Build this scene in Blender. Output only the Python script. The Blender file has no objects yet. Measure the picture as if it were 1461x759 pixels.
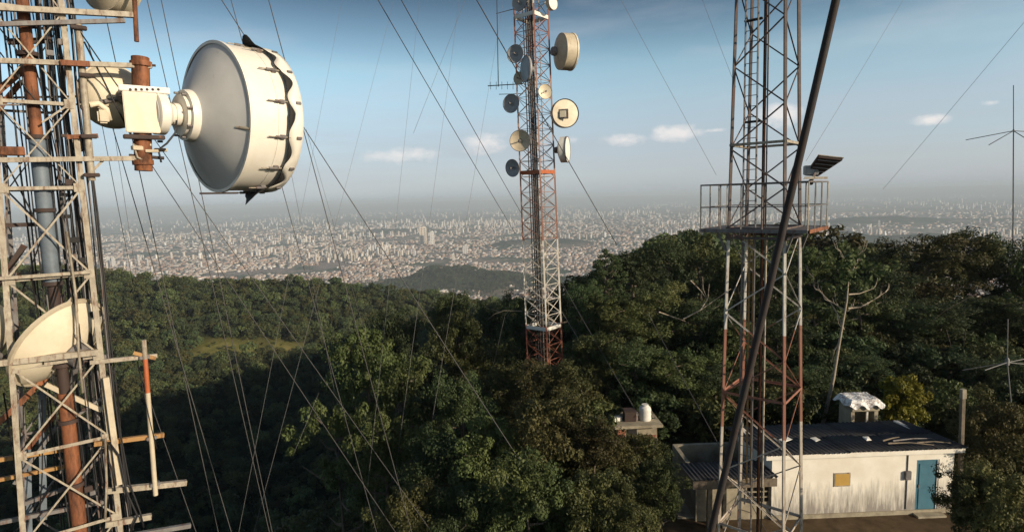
import bpy, bmesh, math, random
import numpy as np
from mathutils import Vector, Matrix, Quaternion

# ------------------------------------------------------------------ camera, sky, sun, exposure
sc = bpy.context.scene
W, H, F = 1461.0, 759.0, 850.0
PITCH, ROLL = math.radians(6.55), math.radians(1.7)
CAM = Vector((0, 0, 12.0))
fwd = Vector((0, math.cos(PITCH), -math.sin(PITCH)))
r0 = Vector((1, 0, 0)); u0 = Vector((0, math.sin(PITCH), math.cos(PITCH)))
rgt = r0 * math.cos(ROLL) - u0 * math.sin(ROLL)
upv = u0 * math.cos(ROLL) + r0 * math.sin(ROLL)
cd = bpy.data.cameras.new('camera'); cam = bpy.data.objects.new('camera', cd)
sc.collection.objects.link(cam); sc.camera = cam
cd.sensor_width = 36; cd.lens = 36 * F / W; cd.clip_start = 0.1; cd.clip_end = 150000
m = Matrix((rgt, upv, -fwd)).transposed().to_4x4(); m.translation = CAM
cam.matrix_world = m

SUN_AZ, SUN_EL = math.radians(123), math.radians(17)     # azimuth clockwise from +Y
sdir = Vector((math.sin(SUN_AZ) * math.cos(SUN_EL), math.cos(SUN_AZ) * math.cos(SUN_EL), math.sin(SUN_EL)))
sl = bpy.data.lights.new('sun', 'SUN'); sl.energy = 4.6; sl.angle = math.radians(0.53); sl.color = (1.0, 0.84, 0.64)
so = bpy.data.objects.new('sun', sl); sc.collection.objects.link(so)
so.rotation_euler = sdir.to_track_quat('Z', 'Y').to_euler(); so.location = (40, -30, 60)

world = bpy.data.worlds.new('World'); sc.world = world; world.use_nodes = True
wn = world.node_tree; wn.nodes.clear()
def wnode(t, **k):
    n = wn.nodes.new(t)
    for a, b in k.items(): setattr(n, a, b)
    return n
wl = wn.links.new
def wmath(op, a, b=None, clamp=False):
    n = wnode('ShaderNodeMath', operation=op, use_clamp=clamp)
    for i, v in enumerate((a, b)):
        if v is None: continue
        if isinstance(v, (int, float)): n.inputs[i].default_value = v
        else: wl(v, n.inputs[i])
    return n.outputs[0]
sky = wnode('ShaderNodeTexSky', sky_type='NISHITA', sun_disc=False, sun_elevation=SUN_EL, sun_rotation=SUN_AZ,
            altitude=900, air_density=1.3, dust_density=2.5, ozone_density=2.0)
tc = wnode('ShaderNodeTexCoord'); sep = wnode('ShaderNodeSeparateXYZ'); wl(tc.outputs['Generated'], sep.inputs[0])
el = sep.outputs['Z']
# thin grey-blue veil towards the horizon, a deeper tone overhead
vr = wnode('ShaderNodeValToRGB'); wl(wmath('ADD', el, 0.0, True), vr.inputs[0])
e = vr.color_ramp.elements; e[0].position = 0.0; e[0].color = (2.1, 2.5, 3.9, 1); e[1].position = 1.0; e[1].color = (0.43, 0.48, 0.54, 1)
for p, c in ((0.05, (1.68, 1.92, 2.75)), (0.10, (1.62, 1.84, 2.30)), (0.15, (1.70, 1.88, 2.05)), (0.20, (1.68, 1.84, 1.82)), (0.25, (1.16, 1.26, 1.28)), (0.30, (0.64, 0.72, 0.77)), (0.40, (0.46, 0.51, 0.57))):
    x = e.new(p); x.color = (*c, 1)
mul = wnode('ShaderNodeMixRGB', blend_type='MULTIPLY'); mul.inputs[0].default_value = 1
wl(sky.outputs[0], mul.inputs[1]); wl(vr.outputs[0], mul.inputs[2])
# clouds: streaky veil + a few small cumulus low over the horizon
mp = wnode('ShaderNodeMapping'); mp.inputs['Scale'].default_value = (1, 1, 5.0); wl(tc.outputs['Generated'], mp.inputs[0])
nz = wnode('ShaderNodeTexNoise'); nz.inputs['Scale'].default_value = 3.2; nz.inputs['Detail'].default_value = 6; nz.inputs['Roughness'].default_value = 0.55
wl(mp.outputs[0], nz.inputs['Vector'])
veil = wmath('MULTIPLY', wmath('SUBTRACT', nz.outputs[0], 0.5), 2.2, True)
veilm = wnode('ShaderNodeMixRGB'); wl(wmath('MULTIPLY', veil, 0.42), veilm.inputs[0]); wl(mul.outputs[0], veilm.inputs[1])
VEILC = veilm.inputs[2]; VEILC.default_value = (7.6, 7.6, 8.0, 1)
mp2 = wnode('ShaderNodeMapping'); mp2.inputs['Scale'].default_value = (1, 1, 1.5); wl(tc.outputs['Generated'], mp2.inputs[0])
nz2 = wnode('ShaderNodeTexNoise'); nz2.inputs['Scale'].default_value = 42; nz2.inputs['Detail'].default_value = 5; nz2.inputs['Roughness'].default_value = 0.6
wl(mp2.outputs[0], nz2.inputs['Vector'])
def ray(px, py):
    return (fwd + rgt * ((px - W / 2) / F) + upv * (-(py - H / 2) / F))
acc = None
for px, py, sx, sz, s in ((965, 190, .055, .020, 1.0), (890, 200, .05, .016, .75), (1112, 165, .05, .026, 1.0), (1328, 171, .032, .012, .95),
                          (1414, 147, .018, .007, .7), (575, 222, .09, .02, .7), (690, 205, .06, .028, .75), (1020, 186, .03, .005, .5), (820, 200, .03, .012, .4)):
    d = ray(px, py).normalized()
    sub = wnode('ShaderNodeVectorMath', operation='SUBTRACT'); wl(tc.outputs['Generated'], sub.inputs[0]); sub.inputs[1].default_value = d
    sc_ = wnode('ShaderNodeVectorMath', operation='MULTIPLY'); wl(sub.outputs[0], sc_.inputs[0]); sc_.inputs[1].default_value = (1 / sx, 1 / sx, 1 / sz)
    ln = wnode('ShaderNodeVectorMath', operation='LENGTH'); wl(sc_.outputs[0], ln.inputs[0])
    g = wmath('MULTIPLY', wmath('SUBTRACT', 1.0, ln.outputs['Value'], True), s)
    acc = g if acc is None else wmath('MAXIMUM', acc, g)
puff = wmath('MULTIPLY', wmath('SUBTRACT', wmath('ADD', wmath('MULTIPLY', acc, 0.85), nz2.outputs[0]), 0.66), 1.9, True)
puff = wmath('MULTIPLY', puff, wmath('MULTIPLY', acc, 3.0, True))
cm = wnode('ShaderNodeMixRGB'); wl(wmath('MULTIPLY', puff, 0.55), cm.inputs[0]); wl(veilm.outputs[0], cm.inputs[1])
CLOUDC = cm.inputs[2]; CLOUDC.default_value = (12.5, 11.2, 10.4, 1)
lowm = wnode('ShaderNodeMapRange', interpolation_type='SMOOTHSTEP'); wl(el, lowm.inputs[0]); lowm.inputs[1].default_value = .24; lowm.inputs[2].default_value = .06; lowm.inputs[3].default_value = 0; lowm.inputs[4].default_value = 1
mp3 = wnode('ShaderNodeMapping'); mp3.inputs['Scale'].default_value = (1, 1, 9.0); wl(tc.outputs['Generated'], mp3.inputs[0])
nz3 = wnode('ShaderNodeTexNoise'); nz3.inputs['Scale'].default_value = 2.3; nz3.inputs['Detail'].default_value = 7; nz3.inputs['Roughness'].default_value = .6; wl(mp3.outputs[0], nz3.inputs['Vector'])
lowf = wmath('MULTIPLY', lowm.outputs[0], wmath('ADD', wmath('MULTIPLY', nz3.outputs[0], 0.9), 0.22, True), True)
lv_mix = wnode('ShaderNodeMixRGB'); wl(lowf, lv_mix.inputs[0]); wl(veilm.outputs[0], lv_mix.inputs[1]); lv_mix.inputs[2].default_value = (5.3, 5.8, 6.35, 1)
wl(lv_mix.outputs[0], cm.inputs[1])
bg = wnode('ShaderNodeBackground'); bg.inputs['Strength'].default_value = 0.085
wl(cm.outputs[0], bg.inputs[0])
out = wnode('ShaderNodeOutputWorld'); wl(bg.outputs[0], out.inputs[0])

sc.view_settings.view_transform = 'Standard'; sc.view_settings.look = 'None'
sc.view_settings.exposure = 0.12; sc.view_settings.gamma = 1.0; sc.view_settings.use_curve_mapping = False
cy = sc.cycles
cy.use_denoising = True; cy.max_bounces = 5; cy.diffuse_bounces = 2; cy.glossy_bounces = 2; cy.transmission_bounces = 2
cy.transparent_max_bounces = 8; cy.volume_bounces = 0; cy.sample_clamp_indirect = 4

# ------------------------------------------------------------------ helpers
COL = sc.collection
def at(px, py, Y):
    d = ray(px, py); return CAM + d * (Y / d.y)
def onz(px, py, z):
    d = ray(px, py); return CAM + d * ((z - CAM.z) / d.z)
def plane_at(px, py, n, dist):
    d = ray(px, py); return CAM + d * (dist / d.dot(n))
def proj(p):
    v = p - CAM; z = v.dot(fwd); return (W / 2 + F * v.dot(rgt) / z, H / 2 - F * v.dot(upv) / z)

def tag(o, label=None, cat=None, group=None, kind=None):
    if label: o['label'] = label
    if cat: o['category'] = cat
    if group: o['group'] = group
    if kind: o['kind'] = kind
    return o
def thing(name, loc, label, cat, group=None):
    o = bpy.data.objects.new(name, None); COL.objects.link(o); o.location = loc; o.empty_display_size = .2
    return tag(o, label, cat, group)
def link(name, me, parent=None, mat=None):
    if mat is not None and not me.materials: me.materials.append(mat)
    o = bpy.data.objects.new(name, me); COL.objects.link(o)
    if parent is not None: o.parent = parent
    return o
def wbase(p):      # world offset of a parent chain made of pure translations
    v = Vector((0, 0, 0))
    while p is not None:
        v += p.location; p = p.parent
    return v

def mesh_np(name, V, Fq, smooth=False, mat=None):
    me = bpy.data.meshes.new(name)
    V = np.asarray(V, np.float32); Fq = np.asarray(Fq, np.int32); k = Fq.shape[1]
    me.vertices.add(len(V)); me.vertices.foreach_set('co', V.ravel())
    me.loops.add(Fq.size); me.loops.foreach_set('vertex_index', Fq.ravel())
    me.polygons.add(len(Fq)); me.polygons.foreach_set('loop_start', np.arange(0, Fq.size, k, dtype=np.int32))
    me.polygons.foreach_set('loop_total', np.full(len(Fq), k, np.int32))
    if smooth: me.polygons.foreach_set('use_smooth', np.ones(len(Fq), bool))
    me.update(calc_edges=True); me.validate()
    if mat: me.materials.append(mat)
    return me

# unit profiles, length 1 along +Z
_unit = {}
def unit_mesh(kind, mat):
    key = (kind, mat.name)
    if key in _unit: return _unit[key]
    if kind == 'tube':
        prof = [(math.cos(a), math.sin(a)) for a in [2 * math.pi * i / 10 for i in range(10)]]
    elif kind == 'wire':
        prof = [(math.cos(a), math.sin(a)) for a in [2 * math.pi * i / 5 for i in range(5)]]
    elif kind == 'box':
        c = .9; prof = [(-1, -c), (-c, -1), (c, -1), (1, -c), (1, c), (c, 1), (-c, 1), (-1, c)]
    elif kind == 'angle':
        t = .22; prof = [(-1, -1), (1, -1), (1, -1 + t * 2), (-1 + t * 2, -1 + t * 2), (-1 + t * 2, 1), (-1, 1)]
    elif kind == 'channel':
        t = .3; prof = [(-1, -1), (1, -1), (1, -1 + t), (-1 + t, -1 + t), (-1 + t, 1 - t), (1, 1 - t), (1, 1), (-1, 1)]
    n = len(prof)
    bm = bmesh.new()
    a = [bm.verts.new((x, y, 0)) for x, y in prof]; b = [bm.verts.new((x, y, 1)) for x, y in prof]
    for i in range(n):
        f = bm.faces.new((a[i], a[(i + 1) % n], b[(i + 1) % n], b[i])); f.smooth = kind in ('tube', 'wire')
    bm.faces.new(a[::-1]); bm.faces.new(b)
    me = bpy.data.meshes.new(kind); bm.to_mesh(me); bm.free(); me.materials.append(mat)
    _unit[key] = me
    return me
def bar(name, a, b, w, mat, parent=None, kind='tube', h=None, up=Vector((0, 0, 1))):
    """straight member from a to b; w = half width, h = half height"""
    a = Vector(a); b = Vector(b); d = b - a; L = d.length
    z = d / L
    if abs(z.dot(up)) > .98: up = Vector((0, 1, 0))
    x = up.cross(z).normalized(); y = z.cross(x)
    R = Matrix((x, y, z)).transposed()
    o = link(name, unit_mesh(kind, mat), parent)
    o.rotation_euler = R.to_euler(); o.scale = (w, h or w, L)
    o.location = a - (wbase(parent) if parent else Vector((0, 0, 0)))
    return o
def chain(p):
    m_ = Matrix.Identity(4)
    while p is not None:
        m_ = p.matrix_parent_inverse @ Matrix.LocRotScale(p.location, p.rotation_euler, p.scale) @ Matrix.Identity(4) if m_ == Matrix.Identity(4) else p.matrix_parent_inverse @ Matrix.LocRotScale(p.location, p.rotation_euler, p.scale) @ m_
        p = p.parent
    return m_
def under(o, part):
    """make o, so far a child of the thing, a sub-part of one of its parts without moving it"""
    o.location = o.location + wbase(o.parent); o.parent = part; o.matrix_parent_inverse = chain(part).inverted(); return o
def polytube(name, pts, radii, mat, parent=None, seg=8, extra=None):
    """bent tube through world points (one mesh); extra = further (pts, radii) lists in the same mesh"""
    V = []; Q = []
    for P, Rr in [(pts, radii)] + (extra or []):
        P = [Vector(p) for p in P]
        if isinstance(Rr, (int, float)): Rr = [Rr] * len(P)
        base = len(V); x = None
        for i, p in enumerate(P):
            t = (P[min(i + 1, len(P) - 1)] - P[max(i - 1, 0)]).normalized()
            if x is None:
                x = t.cross(Vector((0, 0, 1)) if abs(t.z) < .95 else Vector((1, 0, 0))).normalized()
            else: x = (x - t * x.dot(t)).normalized()
            y = t.cross(x)
            for k in range(seg):
                an = 2 * math.pi * k / seg
                V.append(p + (x * math.cos(an) + y * math.sin(an)) * Rr[i])
        for i in range(len(P) - 1):
            for k in range(seg):
                a0 = base + i * seg + k; a1 = base + i * seg + (k + 1) % seg
                Q.append((a0, a1, a1 + seg, a0 + seg))
        # pinch caps
        for ring in (0, len(P) - 1):
            c = len(V); V.append(P[ring])
            for k in range(seg):
                Q.append((base + ring * seg + k, base + ring * seg + (k + 1) % seg, c, c))
    org = wbase(parent) if parent else sum(([Vector(p) for p in pts]), Vector()) / len(pts)
    me = bpy.data.meshes.new(name)
    me.from_pydata([tuple(v - org) for v in V], [], [tuple(dict.fromkeys(q)) for q in Q])
    for p in me.polygons: p.use_smooth = True
    me.materials.append(mat)
    o = link(name, me, parent)
    if parent is None: o.location = org
    return o
def frame(axis, up=Vector((0, 0, 1))):
    z = axis.normalized(); x = up.cross(z)
    x = x.normalized() if x.length > 1e-4 else Vector((1, 0, 0)); y = z.cross(x)
    return Matrix((x, y, z)).transposed()
def lathe(name, prof, origin, axis, mat, parent=None, seg=40, sharp=35, cache=None):
    """surface of revolution; prof = [(radius, along axis)]"""
    me = _unit.get(cache) if cache else None
    if me is None:
        V = []; Q = []
        for r, z in prof:
            for k in range(seg):
                an = 2 * math.pi * k / seg; V.append((r * math.cos(an), r * math.sin(an), z))
        for i in range(len(prof) - 1):
            for k in range(seg):
                a0 = i * seg + k; a1 = i * seg + (k + 1) % seg; Q.append((a0, a1, a1 + seg, a0 + seg))
        me = bpy.data.meshes.new(name); me.from_pydata(V, [], Q); me.materials.append(mat)
        bm = bmesh.new(); bm.from_mesh(me); bmesh.ops.remove_doubles(bm, verts=bm.verts, dist=1e-5)
        bmesh.ops.recalc_face_normals(bm, faces=bm.faces)
        for f in bm.faces: f.smooth = True
        for ed in bm.edges:
            if len(ed.link_faces) == 2 and ed.calc_face_angle(0) > math.radians(sharp): ed.smooth = False
        bm.to_mesh(me); bm.free()
        if cache: _unit[cache] = me
    o = link(name, me, parent); o.rotation_euler = frame(axis).to_euler()
    o.location = Vector(origin) - (wbase(parent) if parent else Vector())
    return o
def box(name, c, size, mat, parent=None, rz=0.0, bev=.0, rot=None, jit=0, seed=0):
    bm = bmesh.new(); bmesh.ops.create_cube(bm, size=1)
    bmesh.ops.scale(bm, vec=size, verts=bm.verts)
    if bev: bmesh.ops.bevel(bm, geom=list(bm.edges), offset=bev, segments=2, affect='EDGES')
    if jit:
        rr = random.Random(seed)
        for v in bm.verts: v.co += Vector((rr.uniform(-jit, jit), rr.uniform(-jit, jit), rr.uniform(-jit, jit)))
    me = bpy.data.meshes.new(name); bm.to_mesh(me); bm.free(); me.materials.append(mat)
    o = link(name, me, parent); o.location = Vector(c) - (wbase(parent) if parent else Vector())
    o.rotation_euler = rot if rot is not None else (0, 0, rz)
    return o

# ------------------------------------------------------------------ materials
def material(name, build):
    mt = bpy.data.materials.new(name); mt.use_nodes = True; nt = mt.node_tree
    b = nt.nodes['Principled BSDF']; build(nt, b); return mt
def N(nt, t, **k):
    n = nt.nodes.new(t)
    for a, b in k.items(): setattr(n, a, b)
    return n
def noise(nt, scale, detail=4, rough=.6, coord=None, vec_scale=None):
    g = coord or N(nt, 'ShaderNodeNewGeometry').outputs['Position']
    if vec_scale:
        mm = N(nt, 'ShaderNodeVectorMath', operation='MULTIPLY'); nt.links.new(g, mm.inputs[0]); mm.inputs[1].default_value = vec_scale; g = mm.outputs[0]
    n = N(nt, 'ShaderNodeTexNoise'); n.inputs['Scale'].default_value = scale; n.inputs['Detail'].default_value = detail; n.inputs['Roughness'].default_value = rough
    nt.links.new(g, n.inputs['Vector']); return n.outputs[0]
def ramp(nt, fac, stops, interp='LINEAR'):
    r = N(nt, 'ShaderNodeValToRGB'); r.color_ramp.interpolation = interp
    e = r.color_ramp.elements
    while len(e) > 1: e.remove(e[-1])
    e[0].position = stops[0][0]; e[0].color = (*stops[0][1], 1)
    for p, c in stops[1:]:
        x = e.new(p); x.color = (*c, 1)
    nt.links.new(fac, r.inputs[0]); return r.outputs[0]
def mix(nt, fac, a, b, mode='MIX'):
    mnode = N(nt, 'ShaderNodeMixRGB', blend_type=mode)
    for i, v in enumerate((fac, a, b)):
        if isinstance(v, (int, float)): mnode.inputs[i].default_value = v
        elif isinstance(v, tuple): mnode.inputs[i].default_value = (*v, 1)
        else: nt.links.new(v, mnode.inputs[i])
    return mnode.outputs[0]
def bump(nt, b, h, s=.3, d=.02):
    n = N(nt, 'ShaderNodeBump'); n.inputs['Strength'].default_value = s; n.inputs['Distance'].default_value = d
    nt.links.new(h, n.inputs['Height']); nt.links.new(n.outputs[0], b.inputs['Normal'])
g3 = lambda v: (v, v, v)
def weathered(name, base, dirt, rust=(.16, .055, .022), rust_amt=.35, rough=.55, metal=0.0, scale=5.0, streak=True):
    """painted or galvanised steel with grime and rust blotches"""
    def f(nt, b):
        n1 = noise(nt, scale, 6, .65); n2 = noise(nt, scale * 1.7, 5, .7, vec_scale=(1, 1, .25) if streak else None)
        c = mix(nt, ramp(nt, n1, [(.3, g3(0)), (.75, g3(1))]), base, dirt)
        rm = ramp(nt, n2, [(1 - rust_amt - .12, g3(0)), (1 - rust_amt + .06, g3(1))])
        c = mix(nt, rm, c, mix(nt, n1, rust, tuple(x * .55 for x in rust)))
        nt.links.new(c, b.inputs['Base Color'])
        nt.links.new(ramp(nt, n2, [(.3, g3(rough - .1)), (.8, g3(min(1, rough + .3)))]), b.inputs['Roughness'])
        b.inputs['Metallic'].default_value = metal
        bump(nt, b, n2, .25, .004)
    return material(name, f)
M = {}
M['galv'] = weathered('galvanised', (.44, .39, .30), (.22, .185, .14), rust_amt=.36, rough=.55, scale=8)
M['galv_dark'] = weathered('galvanised_grey', (.20, .19, .18), (.11, .10, .10), rust_amt=.36)
M['rust'] = weathered('rusty_steel', (.30, .11, .04), (.17, .06, .028), rust=(.10, .04, .02), rust_amt=.45, rough=.75)
M['rust_dark'] = weathered('dark_rusty_steel', (.060, .036, .028), (.036, .025, .023), rust_amt=.30, rough=.75)
M['stay'] = weathered('blackened_steel', (.034, .027, .025), (.022, .018, .018), rust=(.060, .030, .020), rust_amt=.38, rough=.8, scale=9)
M['bluegrey'] = weathered('blue_grey_pipe', (.16, .20, .24), (.10, .12, .14), rust_amt=.2)
M['cream'] = weathered('cream_paint', (.78, .70, .54), (.62, .53, .38), rust=(.30, .19, .10), rust_amt=.16, rough=.45, scale=2.4)
M['cream2'] = weathered('old_cream_paint', (.60, .52, .38), (.42, .35, .25), rust=(.22, .13, .07), rust_amt=.28, rough=.5, scale=3)
M['white_shroud'] = weathered('white_shroud_paint', (.84, .80, .72), (.74, .68, .57), rust=(.50, .38, .24), rust_amt=.24, rough=.42, scale=1.8)
M['reflector'] = weathered('grey_white_reflector', (.66, .65, .62), (.54, .53, .50), rust=(.40, .37, .33), rust_amt=.25, rough=.42, scale=1.5)
M['dish_grey'] = weathered('grey_dish', (.36, .37, .38), (.24, .25, .26), rust=(.16, .12, .10), rust_amt=.25, rough=.45, scale=3)
M['white'] = weathered('white_paint', (.80, .78, .72), (.64, .61, .54), rust=(.35, .24, .14), rust_amt=.18, rough=.45)
M['orange'] = weathered('orange_paint', (.46, .12, .035), (.32, .09, .035), rust_amt=.3)
M['yellow_rust'] = weathered('ochre_steel', (.42, .24, .08), (.30, .15, .05), rust_amt=.35)
M['black'] = material('black_fabric', lambda nt, b: (b.inputs['Base Color'].__setattr__('default_value', (.016, .015, .014, 1)), b.inputs['Roughness'].__setattr__('default_value', .8)))
M['cable'] = material('cable_sheath', lambda nt, b: (b.inputs['Base Color'].__setattr__('default_value', (.018, .017, .018, 1)), b.inputs['Roughness'].__setattr__('default_value', .55)))
M['wire'] = material('steel_wire', lambda nt, b: (b.inputs['Base Color'].__setattr__('default_value', (.075, .07, .068, 1)), b.inputs['Roughness'].__setattr__('default_value', .65), b.inputs['Metallic'].__setattr__('default_value', .0)))
M['pale_wire'] = material('pale_steel_wire', lambda nt, b: (b.inputs['Base Color'].__setattr__('default_value', (.15, .145, .14, 1)), b.inputs['Roughness'].__setattr__('default_value', .6)))
def banded(name, stops, seed):
    """tower paint in aviation bands; stops: list of (z, colour) from below, faded and rusting"""
    zs = [s[0] for s in stops]; lo, hi = min(zs), max(zs) + .01
    def f(nt, b):
        g = N(nt, 'ShaderNodeNewGeometry'); s = N(nt, 'ShaderNodeSeparateXYZ'); nt.links.new(g.outputs['Position'], s.inputs[0])
        mr = N(nt, 'ShaderNodeMapRange'); nt.links.new(s.outputs['Z'], mr.inputs[0]); mr.inputs[1].default_value = lo; mr.inputs[2].default_value = hi
        c = ramp(nt, mr.outputs[0], [((z - lo) / (hi - lo), col) for z, col in stops], 'CONSTANT')
        n1 = noise(nt, 3.0, 6, .7); n2 = noise(nt, 7.0, 5, .7, vec_scale=(1, 1, .3))
        c = mix(nt, ramp(nt, n1, [(.45, g3(0)), (.8, g3(.6))]), c, (.26, .17, .12))
        c = mix(nt, ramp(nt, n2, [(.55, g3(0)), (.68, g3(1))]), c, (.14, .055, .03))
        nt.links.new(c, b.inputs['Base Color']); b.inputs['Roughness'].default_value = .62
    return material(name, f)
RED, WHT, DRK = (.30, .095, .055), (.66, .62, .54), (.13, .060, .050)
M['mid_paint'] = banded('faded_red_white_bands', [(-10, RED), (3.3, WHT), (9.0, (.30, .15, .11)), (13.2, (.40, .26, .21)), (19.5, (.30, .12, .085)), (24, WHT)], 1)
M['right_paint'] = banded('red_white_bands_shaded_top', [(-10, (.50, .44, .36)), (5.0, (.27, .11, .07)), (7.9, (.52, .50, .45)), (10.5, (.09, .072, .07)), (13.0, (.075, .058, .056))], 2)  # top bands: red paint darkened in colour to stand for shade
def leafmat(name, dark, lite, yellow, ymix=.12, trans=.22):
    def f(nt, b):
        at_ = N(nt, 'ShaderNodeAttribute', attribute_name='tint'); oi = N(nt, 'ShaderNodeObjectInfo')
        c = mix(nt, at_.outputs['Fac'], dark, lite)
        big = noise(nt, .23, 3, .5)
        c = mix(nt, ramp(nt, big, [(.42, g3(0)), (.70, g3(ymix * 4))]), c, yellow)
        hs = N(nt, 'ShaderNodeHueSaturation'); nt.links.new(c, hs.inputs['Color'])
        mr = N(nt, 'ShaderNodeMapRange'); nt.links.new(oi.outputs['Random'], mr.inputs[0]); mr.inputs[3].default_value = .62; mr.inputs[4].default_value = 1.38
        nt.links.new(mr.outputs[0], hs.inputs['Value'])
        mr2 = N(nt, 'ShaderNodeMapRange'); nt.links.new(oi.outputs['Random'], mr2.inputs[0]); mr2.inputs[3].default_value = .478; mr2.inputs[4].default_value = .518
        nt.links.new(mr2.outputs[0], hs.inputs['Hue'])
        nt.links.new(hs.outputs[0], b.inputs['Base Color']); b.inputs['Roughness'].default_value = .6
        b.inputs['Specular IOR Level'].default_value = .25
        tr = N(nt, 'ShaderNodeBsdfTranslucent'); nt.links.new(hs.outputs[0], tr.inputs[0])
        ms = N(nt, 'ShaderNodeMixShader'); ms.inputs[0].default_value = trans
        nt.links.new(b.outputs[0], ms.inputs[1]); nt.links.new(tr.outputs[0], ms.inputs[2])
        nt.links.new(ms.outputs[0], nt.nodes['Material Output'].inputs[0])
    return material(name, f)
M['leaf'] = leafmat('forest_leaves', (.032, .052, .018), (.095, .122, .040), (.125, .125, .038), .14)
M['leaf_dark'] = leafmat('dark_leaves', (.022, .040, .018), (.064, .090, .034), (.085, .095, .034), .10)
M['leaf_dry'] = leafmat('olive_leaves', (.044, .056, .020), (.115, .122, .042), (.14, .115, .042), .16)
M['leaf_far'] = leafmat('ridge_leaves', (.048, .074, .028), (.125, .155, .058), (.16, .16, .055), .15)
M['leaf_far_dark'] = leafmat('dark_ridge_leaves', (.034, .058, .026), (.090, .120, .050), (.11, .12, .045), .12)
M['leaf_yellow'] = leafmat('yellow_green_leaves', (.13, .17, .02), (.29, .30, .03), (.33, .28, .03), .2)
def barkf(nt, b):
    n1 = noise(nt, 9, 6, .7, vec_scale=(1, 1, .3)); nt.links.new(ramp(nt, n1, [(.3, (.055, .042, .032)), (.7, (.16, .13, .10))]), b.inputs['Base Color'])
    b.inputs['Roughness'].default_value = .9; bump(nt, b, n1, .6, .03)
M['bark'] = material('bark', barkf)
def bark2f(nt, b):
    n1 = noise(nt, 6, 6, .7); nt.links.new(ramp(nt, n1, [(.3, (.20, .16, .115)), (.7, (.40, .34, .26))]), b.inputs['Base Color'])
    b.inputs['Roughness'].default_value = .85; bump(nt, b, n1, .5, .02)
M['pale_bark'] = material('pale_bark', bark2f)

# ------------------------------------------------------------------ terrain
SPINE = np.array([(16, -140), (12, -40), (12, 10), (18, 34), (32, 75), (50, 130), (75, 200), (100, 300)], float)  # far spur is added, hidden by trees, to cast shade on the valley
def seg_dist(x, y, pts):
    best = np.full(x.shape, 1e9)
    for (x0, y0), (x1, y1) in zip(pts[:-1], pts[1:]):
        dx, dy = x1 - x0, y1 - y0; t = np.clip(((x - x0) * dx + (y - y0) * dy) / (dx * dx + dy * dy), 0, 1)
        best = np.minimum(best, np.hypot(x - x0 - t * dx, y - y0 - t * dy))
    return best
def vnoise(x, y, s, seed=0):
    v = 0
    rr = np.random.RandomState(seed); ph = rr.rand(8, 3) * 6.283
    for i in range(8):
        a = ph[i, 0]; k = (1 + i * .45) / s
        v = v + np.sin((x * np.cos(a) + y * np.sin(a)) * k + ph[i, 1] + 1.7 * np.sin((x * np.sin(a) - y * np.cos(a)) * k * .6 + ph[i, 2])) / (1 + i * .6)
    return v / 2.6
def smax(a, b, k): 
    h = np.clip(.5 + .5 * (a - b) / k, 0, 1); return b + (a - b) * h + k * h * (1 - h)
CITY_HILLS = [(-230, 2650, 420, 240, 56), (2450, 4300, 700, 300, 75), (220, 4900, 480, 160, 60), (-1500, 7500, 900, 260, 45), (3800, 6500, 1300, 400, 60)]
def city_hill(x, y):
    g = np.zeros(np.shape(x))
    for cx, cy_, sx, sy, hh in CITY_HILLS: g = g + hh * np.exp(-((x - cx) / sx) ** 2 - ((y - cy_) / sy) ** 2)
    return g * np.clip(1 + .8 * vnoise(x, y, 130, 61), .1, 2)
def terrain(x, y):
    x = np.asarray(x, float); y = np.asarray(y, float); r = np.hypot(x, y)
    d = seg_dist(x, y, SPINE)
    left = np.clip((12 - x) / 12, 0, 1)
    d2 = np.maximum(d - 11, 0)
    hill = -d2 * (.52 + .24 * left) * (1 - np.exp(-d2 / 9))
    hill = hill - np.clip(y - 50, 0, 400) * .072
    hill = hill + np.minimum(d2, 20) / 20 * vnoise(x, y, 14, 3) * .9
    floor = -92 - np.clip((r - 520) / 1500, 0, 1) ** .8 * 300
    # the ridge across the valley on the left
    yc = 480 + .10 * (x + 200)
    crest = np.interp(x, [-1500, -700, -400, -333, -280, -230, -165, -95, 0, 150, 500], [10, -10, -32, -41, -50, -51, -53, -69, -86, -110, -190])
    t = y - yc
    ridge = crest + np.where(t < 0, t * .135, -t * .33) + vnoise(x, y, 60, 5) * 3.5 - np.where(t < 0, 10 * np.sin(np.clip(-t / 260, 0, 1) * math.pi), 0)
    ridge = np.where(y < -200, -500, ridge)
    z = smax(hill, smax(ridge, floor, 8), 10)
    far = np.clip((r - 1400) / 900, 0, 1)
    plain = -388 + 7 * vnoise(x, y, 420, 7) + city_hill(x, y) + np.clip((r - 26000) / 14000, 0, 1) * (250 + 90 * vnoise(x, y, 5200, 9))
    zz = z * (1 - far) + plain * far
    # level pads: yard of the huts
    pad = np.exp(-(np.maximum(np.hypot((x - 12) / 9.5, (y - 22) / 6) - .55, 0) / .45) ** 2)
    return zz * (1 - pad * (r < 80))
def tz(x, y): return float(terrain(np.array([x]), np.array([y]))[0])

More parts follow.
